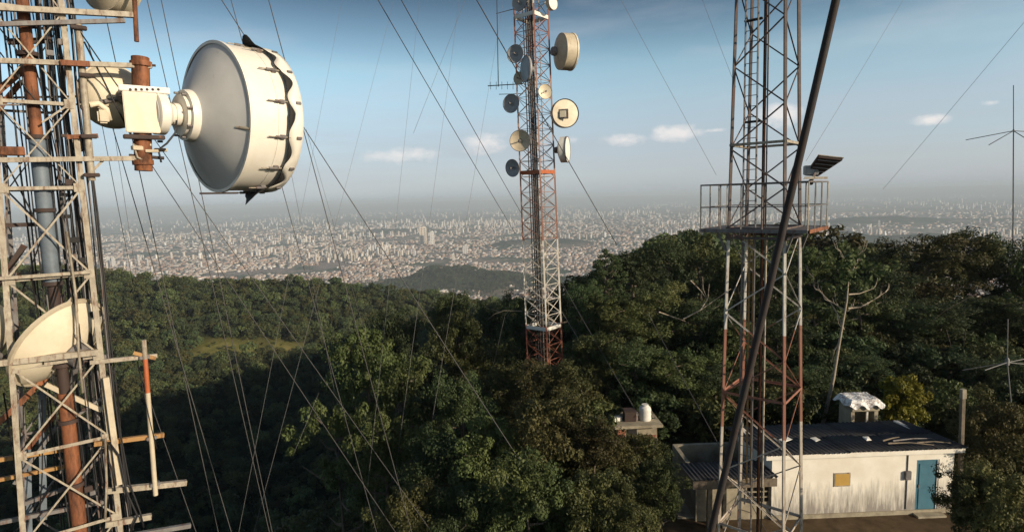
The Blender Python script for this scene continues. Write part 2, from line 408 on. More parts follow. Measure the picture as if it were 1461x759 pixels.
NR, NA = 250, 360
rad = np.concatenate([[0.0], np.geomspace(2.0, 48000, NR)])
ang = np.linspace(0, 2 * math.pi, NA, endpoint=False)
RR, AA = np.meshgrid(rad, ang, indexing='ij')
X = RR * np.sin(AA); Yy = RR * np.cos(AA); Z = terrain(X, Yy)
V = np.stack([X, Yy, Z], -1).reshape(-1, 3)
ii, jj = np.meshgrid(np.arange(NR), np.arange(NA), indexing='ij')
Q = np.stack([ii * NA + jj, (ii + 1) * NA + jj, (ii + 1) * NA + (jj + 1) % NA, ii * NA + (jj + 1) % NA], -1).reshape(-1, 4)
ground_me = mesh_np('ground', V, Q[:, ::-1], True)
rr_ = np.hypot(V[:, 0], V[:, 1])
def clearing(x, y):
    a = .9 * np.exp(-((x + 176) / 24) ** 2 - ((y - 366) / 12) ** 2) + .8 * np.exp(-((x + 150) / 24) ** 2 - ((y - 380) / 8) ** 2) + .7 * np.exp(-((x + 198) / 16) ** 2 - ((y - 350) / 9) ** 2)
    return 1.35 * a * (1 + .75 * vnoise(x, y, 9, 41))
def at_set(me, name, dom, arr):
    a = me.attributes.new(name, 'FLOAT', dom); a.data.foreach_set('value', np.asarray(arr, np.float32))
at_set(ground_me, 'urban', 'POINT', np.clip((rr_ - 1700) / 500, 0, 1) * np.clip(1 - city_hill(V[:, 0], V[:, 1]) / 42, 0, 1) * np.clip((30000 - rr_) / 6000, 0, 1))
at_set(ground_me, 'grass', 'POINT', np.clip(clearing(V[:, 0], V[:, 1]) * 1.6, 0, 1))
at_set(ground_me, 'yard', 'POINT', np.exp(-(np.maximum(np.hypot((V[:, 0] - 12) / 9, (V[:, 1] - 21) / 5) - .6, 0) / .5) ** 2))
def groundf(nt, b):
    att = lambda n: N(nt, 'ShaderNodeAttribute', attribute_name=n).outputs['Fac']
    n1 = noise(nt, 1.6, 7, .65); nb = noise(nt, .004, 8, .62); nf = noise(nt, .028, 5, .7); ng = noise(nt, .14, 7, .75)
    soil = ramp(nt, n1, [(.3, (.055, .040, .024)), (.55, (.10, .07, .042)), (.75, (.15, .115, .07))])
    forest = ramp(nt, n1, [(.3, (.018, .024, .010)), (.7, (.045, .05, .020))])
    c = mix(nt, att('yard'), forest, soil)
    grass = ramp(nt, ng, [(.35, (.13, .135, .035)), (.55, (.22, .20, .06)), (.72, (.30, .21, .12))])
    c = mix(nt, att('grass'), c, grass)
    town = ramp(nt, nf, [(.30, (.10, .11, .07)), (.46, (.26, .21, .18)), (.62, (.34, .27, .23))])
    town = mix(nt, ramp(nt, nb, [(.46, g3(0)), (.56, g3(1))]), town, (.075, .10, .055))
    c = mix(nt, att('urban'), c, town)
    nt.links.new(c, b.inputs['Base Color']); b.inputs['Roughness'].default_value = .95; b.inputs['Specular IOR Level'].default_value = .1
    bump(nt, b, n1, .5, .05)
M['ground'] = material('earth_and_grass', groundf)
ground_me.materials.append(M['ground'])
tag(link('ground', ground_me), kind='structure')

# ------------------------------------------------------------------ the far city
rs = np.random.RandomState(11)
def hmap(x, y):      # where high-rises gather
    return vnoise(x, y, 900, 21) * .6 + vnoise(x, y, 350, 22) * .5
CUBE_F = np.array([(0, 1, 5, 4), (1, 2, 6, 5), (2, 3, 7, 6), (3, 0, 4, 7), (4, 5, 6, 7)])
def boxes_mesh(name, x, y, z, w, d, h, rot, wall, roof, mat):
    n = len(x); ca, sa = np.cos(rot), np.sin(rot)
    cor = np.array([(-1, -1), (1, -1), (1, 1), (-1, 1)]) * .5
    V = np.zeros((n, 8, 3))
    for k in range(8):
        lx = cor[k % 4, 0] * w; ly = cor[k % 4, 1] * d
        V[:, k, 0] = x + lx * ca - ly * sa; V[:, k, 1] = y + lx * sa + ly * ca; V[:, k, 2] = z + (-6 if k < 4 else h)
    Fq = (np.arange(n)[:, None, None] * 8 + CUBE_F[None]).reshape(-1, 4)
    me = mesh_np(name, V.reshape(-1, 3), Fq)
    c = np.ones((n, 5, 4), np.float32); c[:, :4, :3] = wall[:, None, :]; c[:, 4, :3] = roof
    a = me.attributes.new('paint', 'FLOAT_COLOR', 'FACE'); a.data.foreach_set('color', c.ravel())
    me.materials.append(mat); return me
def houseft(nt, b):
    a = N(nt, 'ShaderNodeAttribute', attribute_name='paint'); nt.links.new(a.outputs['Color'], b.inputs['Base Color']); b.inputs['Roughness'].default_value = .9
M['house'] = material('house_paint', houseft)
WALLS = np.array([(.58, .50, .43), (.66, .61, .55), (.44, .28, .20), (.50, .36, .27), (.40, .36, .33), (.74, .71, .66), (.52, .44, .36)])
ROOFS = np.array([(.34, .16, .10), (.40, .20, .13), (.30, .17, .12), (.42, .38, .34), (.30, .28, .27), (.46, .33, .25), (.55, .52, .48)])
def sample_city(n, d0, d1):
    inv = rs.uniform(1 / d1, 1 / d0, n); d = 1 / inv; az = rs.uniform(-1.05, 1.05, n)
    return d * np.tan(np.clip(az, -1.05, 1.05)) * 0 + d * np.sin(az) / np.maximum(np.cos(az), .5) * .0 + d * np.sin(az), d * np.cos(az), d
x, y, d = sample_city(52000, 2150, 11000)
park = .8 * vnoise(x, y, 420, 31) + .6 * vnoise(x, y, 150, 32)
keep = (city_hill(x, y) < rs.uniform(6, 26, len(x))) & (park < .42) & (np.abs(vnoise(x, y, 300, 71)) > .035) & (np.abs(vnoise(x, y, 180, 72)) > .02)
x, y, d = x[keep], y[keep], d[keep]; n = len(x)
s = 12 * (d / 3000) ** .8 * rs.uniform(.6, 1.7, n) * np.where(rs.rand(n) > .985, 2.6, 1)
wal = WALLS[rs.randint(0, 7, n)] * rs.uniform(.65, 1.05, (n, 1)); rof = ROOFS[rs.randint(0, 7, n)] * rs.uniform(.8, 1.3, (n, 1))
me = boxes_mesh('city_houses', x, y, terrain(x, y), s, s * rs.uniform(.6, 1.3, n), rs.uniform(4, 9, n) * (d / 3000) ** .35, .6 * vnoise(x, y, 300, 5) + rs.randint(0, 2, n) * 1.57, wal, rof, M['house'])
tag(link('city_houses', me), 'dense red roofed houses of the far city below the hill', 'houses', kind='stuff')
TOW = np.array([(.70, .66, .60), (.78, .75, .70), (.62, .54, .46), (.56, .54, .53), (.72, .62, .50)])
x, y, d = sample_city(26000, 3900, 24000)
keep = (hmap(x, y) + rs.uniform(-.5, .4, len(x)) + np.clip((d - 6000) / 12000, 0, .30) > .60 - .25 * (vnoise(x, y, 1500, 81) > .2)) & (city_hill(x, y) < 15)
x, y, d = x[keep], y[keep], d[keep]; n = len(x)
s = rs.uniform(12, 21, n) * (d / 7000) ** .4; hh = rs.uniform(18, 52, n) * (1 + .35 * np.clip(hmap(x, y), 0, 1)) * (d / 8000) ** .25 * np.where(rs.rand(n) > .93, 1.5, 1)
tow_wall = TOW[rs.randint(0, 5, n)] * rs.uniform(.7, 1.05, (n, 1)); tow_rot = rs.uniform(-.6, .6, n); tz_ = terrain(x, y)
order = np.argsort(-(hh / d)); first = order[:120]; rest = order[120:]
me = boxes_mesh('city_towers', x[rest], y[rest], tz_[rest], s[rest], s[rest] * .7, hh[rest], tow_rot[rest], tow_wall[rest], tow_wall[rest] * .75, M['house'])
tag(link('city_towers', me), 'mass of pale high-rise blocks filling the hazy city horizon', 'high-rises', kind='stuff')
def facade(base):
    def f(nt, b):
        tcn = N(nt, 'ShaderNodeTexCoord'); br = N(nt, 'ShaderNodeTexBrick'); nt.links.new(tcn.outputs['Object'], br.inputs['Vector'])
        nt.links.new(mix(nt, noise(nt, .02, 3), base, tuple(v * .8 for v in base)), b.inputs['Base Color']); b.inputs['Roughness'].default_value = .85
    return material('facade', f)
FAC = [facade(tuple(c)) for c in TOW]
GLASS = material('far_window', lambda nt, b: (b.inputs['Base Color'].__setattr__('default_value', (.10, .12, .14, 1)), b.inputs['Roughness'].__setattr__('default_value', .2)))
def block_mesh(w, dd, h, floors, mats):
    """apartment block: slab with recessed window bands, lift house on the roof"""
    bm = bmesh.new()
    def bx(cx, cy_, z0, z1, sx, sy, mi):
        vs = [bm.verts.new((cx + a * sx / 2, cy_ + c * sy / 2, zz)) for zz in (z0, z1) for a, c in ((-1, -1), (1, -1), (1, 1), (-1, 1))]
        for q in ((0, 1, 5, 4), (1, 2, 6, 5), (2, 3, 7, 6), (3, 0, 4, 7), (4, 5, 6, 7)): bm.faces.new([vs[i] for i in q]).material_index = mi
    bx(0, 0, -8, h, w * .94, dd * .94, 1)
    fh = h / floors
    for i in range(floors + 1): bx(0, 0, i * fh - .25 * fh, i * fh + .3 * fh, w, dd, 0)
    for sx in (-1, 1):
        for sy in (-1, 1): bx(sx * w * .42, sy * dd * .42, -8, h + .1, w * .18, dd * .18, 0)
    bx(0, 0, -8, h + .2, w * .22, dd * 1.02, 0); bx(w * .12, 0, h, h + 6, w * .3, dd * .4, 0)
    me = bpy.data.meshes.new('apartment_tower'); bm.to_mesh(me); bm.free()
    for mt in mats: me.materials.append(mt)
    return me
BLK = [block_mesh(20, 14, 50, 8, (FAC[k % 5], GLASS)) for k in range(5)]
for q, i in enumerate(first):
    o = link('apartment_tower', BLK[q % 5]); o.location = (x[i], y[i], tz_[i]); o.rotation_euler = (0, 0, tow_rot[i]); o.scale = (s[i] / 20, s[i] / 20, hh[i] / 50)
    tag(o, 'pale apartment tower rising above the roofs of the far city', 'building', 'apartment towers in the far city')
def special(px, py, D, w, dd, h, k, rz, label):
    p = at(px, py, D); o = link('apartment_tower', BLK[k]); o.location = (p.x, p.y, tz(p.x, p.y)); o.scale = (w / 20, dd / 14, h / 50); o.rotation_euler = (0, 0, rz)
    tag(o, label, 'building', 'apartment towers in the far city')
special(604, 345, 5400, 62, 40, 150, 4, .2, 'large sunlit cream tower, biggest block in the middle of the city')
special(617, 350, 5300, 34, 26, 115, 1, .2, 'white block standing right of the big cream tower in the city')
special(154, 372, 4200, 20, 18, 66, 1, .3, 'left one of two bright white towers beside the lattice tower leg')
special(162, 373, 4150, 18, 18, 62, 1, .3, 'right one of two bright white towers beside the lattice tower leg')
special(664, 360, 4300, 34, 22, 62, 1, .0, 'small bright white block on the slope right of the big cream tower')

# ------------------------------------------------------------------ trees
def leaf_cloud(rng, clumps, n_per, size, up_bias=.35, flat=.75):
    """leaf-sized faces gathered in clumps; clumps = [(centre, radius)]"""
    C = np.array([c for c, r in clumps]); Rr = np.array([r for c, r in clumps])
    idx = np.repeat(np.arange(len(C)), n_per); n = len(idx)
    dirs = rng.normal(size=(n, 3)); dirs /= np.linalg.norm(dirs, axis=1)[:, None]
    rad_ = rng.uniform(.25, 1, n) ** .45
    P = C[idx] + dirs * (rad_ * Rr[idx])[:, None] * np.array([1, 1, flat])
    nor = dirs + rng.normal(size=(n, 3)) * .55 + np.array([0, 0, up_bias]); nor /= np.linalg.norm(nor, axis=1)[:, None]
    t = np.cross(nor, rng.normal(size=(n, 3))); t /= np.linalg.norm(t, axis=1)[:, None]; b = np.cross(nor, t)
    s = (size * rng.uniform(.55, 1.35, n))[:, None]
    Vv = np.stack([P - t * s * .5, P + b * s * .27 + nor * s * .05, P + t * s * .55, P - b * s * .27 + nor * s * .05], 1).reshape(-1, 3)
    Qv = np.arange(n * 4).reshape(-1, 4)
    ctint = rng.uniform(0, 1, len(C))
    tint = np.clip(.55 * ctint[idx] + .45 * rng.uniform(0, 1, n), 0, 1)
    return Vv, Qv, tint
def tree_meshes(seed, h, cw, base, nl, ncl, n_per, leaf, mat, lean=0.0, spread=1.0, top=1.0):
    """returns (trunk mesh with limbs, crown mesh) of a tree h tall; crown from base*h up, cw wide"""
    rng = np.random.RandomState(seed); rd = random.Random(seed)
    limbs = []; clumps = []
    tip = Vector((lean * h, rd.uniform(-.04, .04) * h, h * .86))
    mid = Vector((lean * h * .35 + rd.uniform(-.03, .03) * h, rd.uniform(-.03, .03) * h, h * .45))
    trunk = [Vector((0, 0, -.8)), Vector((0, 0, .25)), mid * .5, mid, (mid + tip) / 2 + Vector((rd.uniform(-.3, .3), rd.uniform(-.3, .3), 0)), tip]
    tr = .022 * h
    limbs.append((trunk, [tr * 1.35, tr, tr * .85, tr * .65, tr * .4, tr * .12]))
    for i in range(nl):
        f = base + (1 - base) * (i + .5) / nl * .85; a = i * 2.4 + rd.uniform(-.5, .5)
        start = mid * (f / .52) if f < .45 else mid + (tip - mid) * min(1, (f - .45) / .45)
        prof = math.sin(math.pi * min(1, max(.12, (f - base) / (1 - base) * .8 + .2))) ** .6
        reach = cw * .5 * prof * rd.uniform(.55, 1.0) * spread
        end = start + Vector((math.cos(a) * reach, math.sin(a) * reach, h * rd.uniform(.02, .14)))
        m1 = (start + end) / 2 + Vector((rd.uniform(-.1, .1), rd.uniform(-.1, .1), -.02 * h)) 
        limbs.append(([start, m1, end], [tr * .42, tr * .28, tr * .08]))
        for k in range(ncl):
            t = rd.uniform(.35, 1.12)
            c = start + (end - start) * t + Vector((rd.gauss(0, 1), rd.gauss(0, 1), rd.gauss(0, .7))) * cw * .085
            clumps.append((tuple(c), cw * rd.uniform(.055, .135)))
    for k in range(int(ncl * 1.2)):
        c = tip + Vector((rd.gauss(0, 1) * cw * .12, rd.gauss(0, 1) * cw * .12, rd.uniform(-.12, .10) * h * top)); clumps.append((tuple(c), cw * rd.uniform(.05, .11)))
    Vv, Qv, tint = leaf_cloud(rng, clumps, n_per, leaf)
    cm_ = mesh_np('crown', Vv, Qv, False, mat); at_set(cm_, 'tint', 'FACE', tint)
    ob = polytube('trunk', *limbs[0], M['bark'], None, 7, limbs[1:])
    tm = ob.data; off = ob.location.copy(); bpy.data.objects.remove(ob)
    tm.transform(Matrix.Translation(off))
    return tm, cm_
#               seed  h   cw  base nl ncl nper leaf
KINDS = {
 'broad':  tree_meshes(1, 10, 8.0, .30, 13, 8, 150, .24, M['leaf']),
 'tall':   tree_meshes(2, 11, 6.0, .25, 15, 7, 150, .22, M['leaf_dark'], .04),
 'dark':   tree_meshes(3, 10, 8.5, .22, 14, 8, 150, .22, M['leaf_dark']),
 'olive':  tree_meshes(4, 9, 7.5, .20, 13, 8, 160, .20, M['leaf_dry'], -.03),
 'loose':  tree_meshes(5, 10, 7.0, .30, 11, 5, 85, .32, M['leaf'], .05, 1.15),
 'bush':   tree_meshes(6, 5, 6.0, .05, 14, 8, 170, .17, M['leaf_dry'], 0, 1.0, .6),
 'bush2':  tree_meshes(7, 5, 6.0, .05, 14, 8, 170, .17, M['leaf'], 0, 1.0, .6),
 'yellow': tree_meshes(8, 3, 3.0, .05, 12, 7, 140, .13, M['leaf_yellow'], 0, .9, .6),
 'pine':   tree_meshes(9, 12, 4.6, .35, 18, 5, 130, .18, M['leaf_dark'], .02, .9, 1.4),
}
KH = {'broad': 10, 'tall': 11, 'dark': 10, 'olive': 9, 'loose': 10, 'bush': 5, 'bush2': 5, 'yellow': 3, 'pine': 12}
KW = {'broad': 8, 'tall': 6, 'dark': 8.5, 'olive': 7.5, 'loose': 7, 'bush': 6, 'bush2': 6, 'yellow': 3, 'pine': 4.6}
def tree(px, top, Y, wpx, kind, label, name=None, group='trees and bushes on the summit', rz=None, zb=None):
    p = at(px, top, Y); z0 = tz(p.x, p.y) if zb is None else zb
    h = max(1.2, p.z - z0) / 1.04; w = wpx * Y / F
    root = thing(name or ('bush' if kind in ('bush', 'bush2', 'yellow') else 'tree'), (p.x, p.y, z0), label, 'bush' if kind in ('bush', 'bush2', 'yellow') else 'tree', group)
    tm, cm_ = KINDS[kind]
    rz = random.Random(int(px * 7 + top)).uniform(0, 6.28) if rz is None else rz
    sw = w / KW[kind]; sh_ = h / KH[kind]; sc2 = min(sh_, sw * 1.35)      # a tall tree keeps a natural crown on a longer trunk
    o = link('trunk', tm, root); o.scale = (sw, sw, sh_); o.rotation_euler = (0, 0, rz)
    o = link('crown', cm_, root); o.scale = (sw, sw, sc2); o.location = (0, 0, KH[kind] * (sh_ - sc2) * .95); o.rotation_euler = (0, 0, rz)
    return root
TREES = [
 # back row against the city, right half
 (868, 352, 46, 62, 'pine', 'slim dark tree breaking the skyline right of the central mast'),
 (905, 352, 50, 100, 'tall', 'dark tree on the skyline just right of the slim dark tree'),
 (952, 330, 54, 92, 'dark', 'tallest dark tree on the skyline left of the platform tower'),
 (1003, 326, 56, 84, 'loose', 'sunlit skyline tree directly behind the left end of the platform'),
 (1052, 352, 52, 90, 'broad', 'green tree seen through the legs just under the platform'),
 (1108, 362, 50, 90, 'dark', 'dark tree behind the right legs just under the platform'),
 (1163, 348, 52, 60, 'broad', 'skyline tree at the right edge of the platform tower'),
 (1206, 338, 52, 58, 'tall', 'narrow skyline tree standing above the bare tree'),
 (1262, 372, 50, 90, 'dark', 'low dark tree in the dip of the skyline right of the bare tree'),
 (1318, 330, 58, 140, 'olive', 'broad brownish tree where the right skyline rises'),
 (1382, 326, 60, 130, 'broad', 'broad green tree at the top of the right skyline'),
 (1440, 324, 60, 110, 'dark', 'dark skyline tree behind the upper ground plane antenna'),
 (1490, 350, 56, 120, 'broad', 'green tree cut by the right frame edge on the skyline'),
 # second row
 (838, 392, 42, 70, 'dark', 'small dark tree tucked against the right side of the central mast'),
 (880, 420, 40, 110, 'broad', 'green tree below the slim skyline tree right of the central mast'),
 (940, 400, 42, 120, 'olive', 'olive brown tree in the middle of the slope left of the platform tower'),
 (1000, 420, 40, 110, 'dark', 'dark tree left of the platform tower below the platform'),
 (1050, 450, 38, 100, 'broad', 'green tree between the left legs of the platform tower'),
 (1110, 450, 38, 110, 'dark', 'dark tree between the front and right legs of the platform tower'),
 (1170, 420, 42, 100, 'loose', 'loose leafed tree behind the bare white trunk'),
 (1235, 395, 42, 80, 'loose', 'tree with pale glinting leaves right of the bare tree top'),
 (1285, 430, 42, 110, 'dark', 'dark tree above the yellow green bush'),
 (1345, 425, 42, 120, 'dark', 'deep green tree in shade right of the yellow green bush'),
 (1410, 420, 44, 120, 'broad', 'green tree behind the lower ground plane antenna'),
 (1475, 430, 42, 120, 'dark', 'dark tree at the right frame edge in the second row'),
 # third row
 (850, 470, 33, 100, 'broad', 'rounded green tree right of the foot of the central mast'),
 (905, 480, 32, 110, 'dark', 'dark tree right above the little brick shed'),
 (965, 500, 31, 120, 'broad', 'large green tree right of the little brick shed'),
 (1020, 520, 30, 100, 'dark', 'dark tree above the low annex roof'),
 (1090, 520, 31, 100, 'olive', 'olive tree behind the hut roof between the tower legs'),
 (1150, 520, 32, 80, 'dark', 'dark tree behind the foot of the bare white trunk'),
 (1240, 505, 34, 90, 'dark', 'dark tree behind the covered tank on the hut'),
 (1352, 500, 36, 100, 'tall', 'dark leafy tree behind the post at the hut corner'),
 (1430, 505, 32, 120, 'dark', 'dark tree under the lower ground plane antenna at right'),
 # centre and left
 (562, 420, 64, 112, 'dark', 'dark round tree at the end of the far ridge in the centre'),
 (640, 402, 90, 70, 'broad', 'distant green tree behind the dark round tree'),
 (700, 418, 66, 100, 'dark', 'dark tree left of the central mast against the city'),
 (745, 405, 62, 80, 'dark', 'dark tree directly behind the legs of the central mast'),
 (800, 410, 56, 80, 'dark', 'dark tree close behind the right leg of the central mast'),
 (655, 438, 42, 96, 'broad', 'sunlit rounded tree left of the central mast with open dark gaps'),
 (610, 480, 40, 90, 'dark', 'shaded tree just left of the sunlit rounded tree'),
 (712, 470, 44, 90, 'dark', 'dark shaded tree left of the foot of the central mast'),
 (520, 448, 36, 128, 'broad', 'large sunlit tree at the left edge of the summit trees'),
 (570, 500, 32, 110, 'loose', 'green tree right of the large sunlit tree at the left edge'),
 (478, 545, 28, 96, 'loose', 'leftmost tree with pale leaves above the dark valley'),
 (545, 575, 26, 120, 'broad', 'lower leafy tree in front of the large sunlit tree'),
 (655, 520, 30, 110, 'dark', 'dark leafy tree in the middle of the foreground slope'),
 (735, 515, 31, 110, 'olive', 'olive tree hiding the left foot of the central mast'),
 (795, 508, 29, 120, 'olive', 'olive tree hiding the right foot of the central mast'),
 (620, 600, 23, 130, 'dark', 'shaded tree in the lower centre of the frame'),
 (700, 590, 22, 120, 'broad', 'green crown in the lower centre right of the shaded tree'),
 (775, 560, 22, 150, 'bush', 'big olive bush left of the little brick shed'),
 (845, 590, 22, 120, 'olive', 'dry olive tree just left of the little brick shed'),
 (905, 616, 22.5, 96, 'bush', 'bush below the little brick shed'),
 (940, 650, 19, 80, 'bush2', 'green bush beside the left corner of the annex'),
 (755, 640, 17, 150, 'bush2', 'bush at the bottom of the frame under the big olive bush'),
 (840, 665, 17, 130, 'bush', 'dry bush at the bottom of the frame left of the annex'),
 (660, 672, 18, 130, 'dark', 'dark tree at the bottom centre of the frame'),
 (580, 680, 18, 110, 'bush', 'brownish bush at the bottom left of the centre'),
 (900, 700, 16, 90, 'bush', 'low bush at the bottom of the frame in front of the annex'),
 # right foreground
 (1425, 560, 21.4, 125, 'bush', 'tall olive bush beside the post right of the blue door'),
 (1485, 570, 21.6, 130, 'bush2', 'green bush cut by the right frame edge'),
 (1385, 650, 16, 90, 'bush2', 'low bush in front of the hut right of the blue door'),
 (1445, 660, 15, 130, 'bush', 'bush filling the bottom right corner of the frame'),
 (1291, 532, 26.8, 78, 'yellow', 'bright yellow green bush behind the hut roof'),
]
for i, a in enumerate(TREES): tree(*a)

# forest mass of the far ridge, the valley and the undergrowth: stuff, instanced over the terrain
def small_tree(seed, mat, n_per=38, leaf=.62):
    rng = np.random.RandomState(seed); rd = random.Random(seed)
    cl = []
    for k in range(22):
        a = rd.uniform(0, 6.28); r = math.sqrt(rd.random()) * 2.9; z = 5.2 + 2.4 * math.sqrt(max(0, 1 - (r / 3.2) ** 2)) * rd.uniform(.2, 1.05)
        cl.append(((r * math.cos(a), r * math.sin(a), z), rd.uniform(.6, 1.25)))
    for k in range(10):
        a = rd.uniform(0, 6.28); cl.append(((2.4 * math.cos(a), 2.4 * math.sin(a), rd.uniform(2, 5)), rd.uniform(.7, 1.2)))
    Vv, Qv, tint = leaf_cloud(rng, cl, n_per, leaf)
    me = mesh_np('forest_tree', Vv, Qv, False, mat); at_set(me, 'tint', 'FACE', tint); return me
def scatter(name, pts, scales, meshes, label, cat, seed):
    """one object whose geometry nodes place leafy crowns on its points"""
    coll = bpy.data.collections.new(name + '_kinds')
    for k, me in enumerate(meshes):
        coll.objects.link(bpy.data.objects.new('forest_kind', me))
    me = bpy.data.meshes.new(name); me.vertices.add(len(pts)); me.vertices.foreach_set('co', np.asarray(pts, np.float32).ravel())
    at_set(me, 'size', 'POINT', scales)
    o = link(name, me); tag(o, label, cat, kind='stuff')
    ng = bpy.data.node_groups.new(name, 'GeometryNodeTree')
    ng.interface.new_socket('Geometry', in_out='INPUT', socket_type='NodeSocketGeometry'); ng.interface.new_socket('Geometry', in_out='OUTPUT', socket_type='NodeSocketGeometry')
    gi = ng.nodes.new('NodeGroupInput'); go = ng.nodes.new('NodeGroupOutput')
    ip = ng.nodes.new('GeometryNodeInstanceOnPoints'); ci = ng.nodes.new('GeometryNodeCollectionInfo')
    ci.inputs['Collection'].default_value = coll; ci.inputs['Separate Children'].default_value = True; ci.inputs['Reset Children'].default_value = True
    rv = ng.nodes.new('FunctionNodeRandomValue'); rv.data_type = 'FLOAT_VECTOR'; rv.inputs[0].default_value = (-.12, -.12, 0); rv.inputs[1].default_value = (.12, .12, 6.28); rv.inputs['Seed'].default_value = seed
    na = ng.nodes.new('GeometryNodeInputNamedAttribute'); na.data_type = 'FLOAT'; na.inputs['Name'].default_value = 'size'
    L = ng.links.new
    L(gi.outputs[0], ip.inputs['Points']); L(ci.outputs[0], ip.inputs['Instance']); ip.inputs['Pick Instance'].default_value = True
    ri = ng.nodes.new('FunctionNodeRandomValue'); ri.data_type = 'INT'
    ri.inputs[4].default_value = 0; ri.inputs[5].default_value = len(meshes) - 1; ri.inputs['Seed'].default_value = seed + 3
    L(ri.outputs[2], ip.inputs['Instance Index']); L(rv.outputs[0], ip.inputs['Rotation']); L(na.outputs[0], ip.inputs['Scale'])
    L(ip.outputs[0], go.inputs[0])
    md = o.modifiers.new('scatter', 'NODES'); md.node_group = ng
    return o
FK = [small_tree(40, M['leaf_far']), small_tree(41, M['leaf_far_dark']), small_tree(42, M['leaf_far'], 30, .8), small_tree(43, M['leaf_dry']), small_tree(44, M['leaf_far_dark'], 44, .5)]
rs = np.random.RandomState(5)
fx = rs.uniform(-620, 420, 30000); fy = rs.uniform(60, 640, 30000)
azr = fx / fy
fd = seg_dist(fx, fy, SPINE)
keep = (azr > -1.25) & (azr < .75) & ((clearing(fx, fy) < .42 + rs.uniform(-.2, .2, 30000)) | (rs.rand(30000) > .80)) & ((fd > 9) | (fy > 64)) & ~((fx > 160) & (fy > 300))
# near slope on the left stays open below the camera so that the valley shows
keep &= ~((fy < 95) & (fx < 8) & (fx > -160) & (fx / fy > -1.2) & (fx / fy < -.02) & (rs.rand(30000) > .0) & (terrain(fx, fy) > -34))
fx, fy = fx[keep], fy[keep]; n = len(fx)
hx = rs.uniform(-1100, 640, 16000); hy = rs.uniform(2150, 3200, 16000); kh = city_hill(hx, hy) > rs.uniform(6, 20, 16000); hx, hy = hx[kh], hy[kh]
fsize = np.concatenate([np.where(rs.rand(n) > .9, rs.uniform(1.25, 1.7, n), rs.uniform(.45, 1.15, n)) * np.clip(.72 + fy / 1600, .72, 1.1) * np.where(clearing(fx, fy) > .4, .3, 1), rs.uniform(.9, 2.0, len(hx))])
fx = np.concatenate([fx, hx]); fy = np.concatenate([fy, hy])
scatter('hillside_forest', np.stack([fx, fy, terrain(fx, fy) - .6], 1), fsize, FK, 'dense green forest covering the far ridge and the valley', 'forest', 1)
# undergrowth on the summit between the trees
ux = rs.uniform(-45, 75, 3300); uy = rs.uniform(9, 74, 3300)
upx = W / 2 + F * ux / uy
hutbox = (ux > 4.6) & (ux < 19.5) & (uy > 13.5) & (uy < 27.5)
keep = ~hutbox & (upx < 1650) & (upx > 60) & ~((uy < 15) & (ux > -1)) & ~((np.hypot(ux + 7.5, uy - 9.5) < 3.5))
keep &= ~((ux > 4) & (uy < 16))
ux, uy = ux[keep], uy[keep]; n = len(ux)
UK = [small_tree(50, M['leaf_dry'], 52, .50), small_tree(51, M['leaf'], 52, .46), small_tree(52, M['leaf_dark'], 52, .5)]
scatter('undergrowth', np.stack([ux, uy, terrain(ux, uy) - .75], 1), rs.uniform(.20, .40, n), UK, 'low bushy undergrowth covering the summit slope between the trees', 'undergrowth', 7)

# ------------------------------------------------------------------ left lattice tower (close to the camera)
AZL = math.radians(-38); nL = Vector((math.sin(AZL), math.cos(AZL), 0)); lL = Vector((math.cos(AZL), -math.sin(AZL), 0)); UP = Vector((0, 0, 1))
def L(px, py, off=0.0): return plane_at(px, py, nL, 12.0 + off)
rd = random.Random(3)
LZ0, LZ1, LD = -3.0, 17.5, 1.15
def extend(a, b, z): return a + (b - a) * ((z - a.z) / (b.z - a.z))
FRa, FRb = L(87, 0), L(172, 759); FLa, FLb = L(-20, 0), L(33, 759)
FR = lambda z: extend(FRa, FRb, z); FL = lambda z: extend(FLa, FLb, z)
BR = lambda z: extend(FRa, FRb, z) + nL * LD - lL * .05; BL = lambda z: extend(FLa, FLb, z) + nL * LD + lL * .05
base = (FR(LZ0) + BL(LZ0)) / 2
lt = thing('lattice_tower', base, 'close weathered cream lattice tower with rusty pipes at the left edge', 'tower', 'lattice towers on the summit')
LEG = {}
for fn, w in ((FR, .040), (FL, .038), (BR, .034), (BL, .034)):
    LEG[fn] = bar('leg', fn(LZ0), fn(LZ1), w, M['galv'] if fn in (FR, FL) else M['galv_dark'], lt, 'angle', up=nL)
box('concrete_base', (base.x, base.y, LZ0 - .5), (2.6, 2.6, 1.4), M['galv_dark'], lt, rz=-AZL, bev=.05)
def zL(py): return L(110, py).z
levels = [zL(p) for p in (1150, 1010, 880, 752, 632, 512, 392, 268, 150, 22, -110, -240)]
for i, z in enumerate(levels):
    for A, B, mm in ((FL, FR, 'galv'), (BL, BR, 'galv_dark'), (FL, BL, 'galv_dark'), (FR, BR, 'galv')):
        bar('cross_beam', A(z), B(z), .027 if A is FL and B is FR else .02, M[mm], lt, 'angle', up=UP)
    if i + 1 < len(levels):
        z2 = levels[i + 1]
        for A, B, mm in ((FL, FR, 'galv'), (FR, BR, 'galv_dark'), (BL, BR, 'galv_dark'), (FL, BL, 'galv_dark')):
            bw = .014 if z < zL(280) else .010
            o = -nL * .03 if A is FL and B is FR else Vector()
            bar('brace', A(z) + o, B(z2) + o, bw, M[mm], lt, 'angle', up=nL)
            bar('brace', B(z) + o * .4, A(z2) + o * .4, bw, M[mm], lt, 'angle', up=nL)
# gusset plates where braces meet the legs
for z in levels[2:]:
    for fn in (FL, FR):
        under(box('gusset_plate', fn(z) - nL * .045 + (lL * .05 if fn is FL else -lL * .05), (.12, .012, .14), M['galv'], lt, rz=-AZL), LEG[fn])
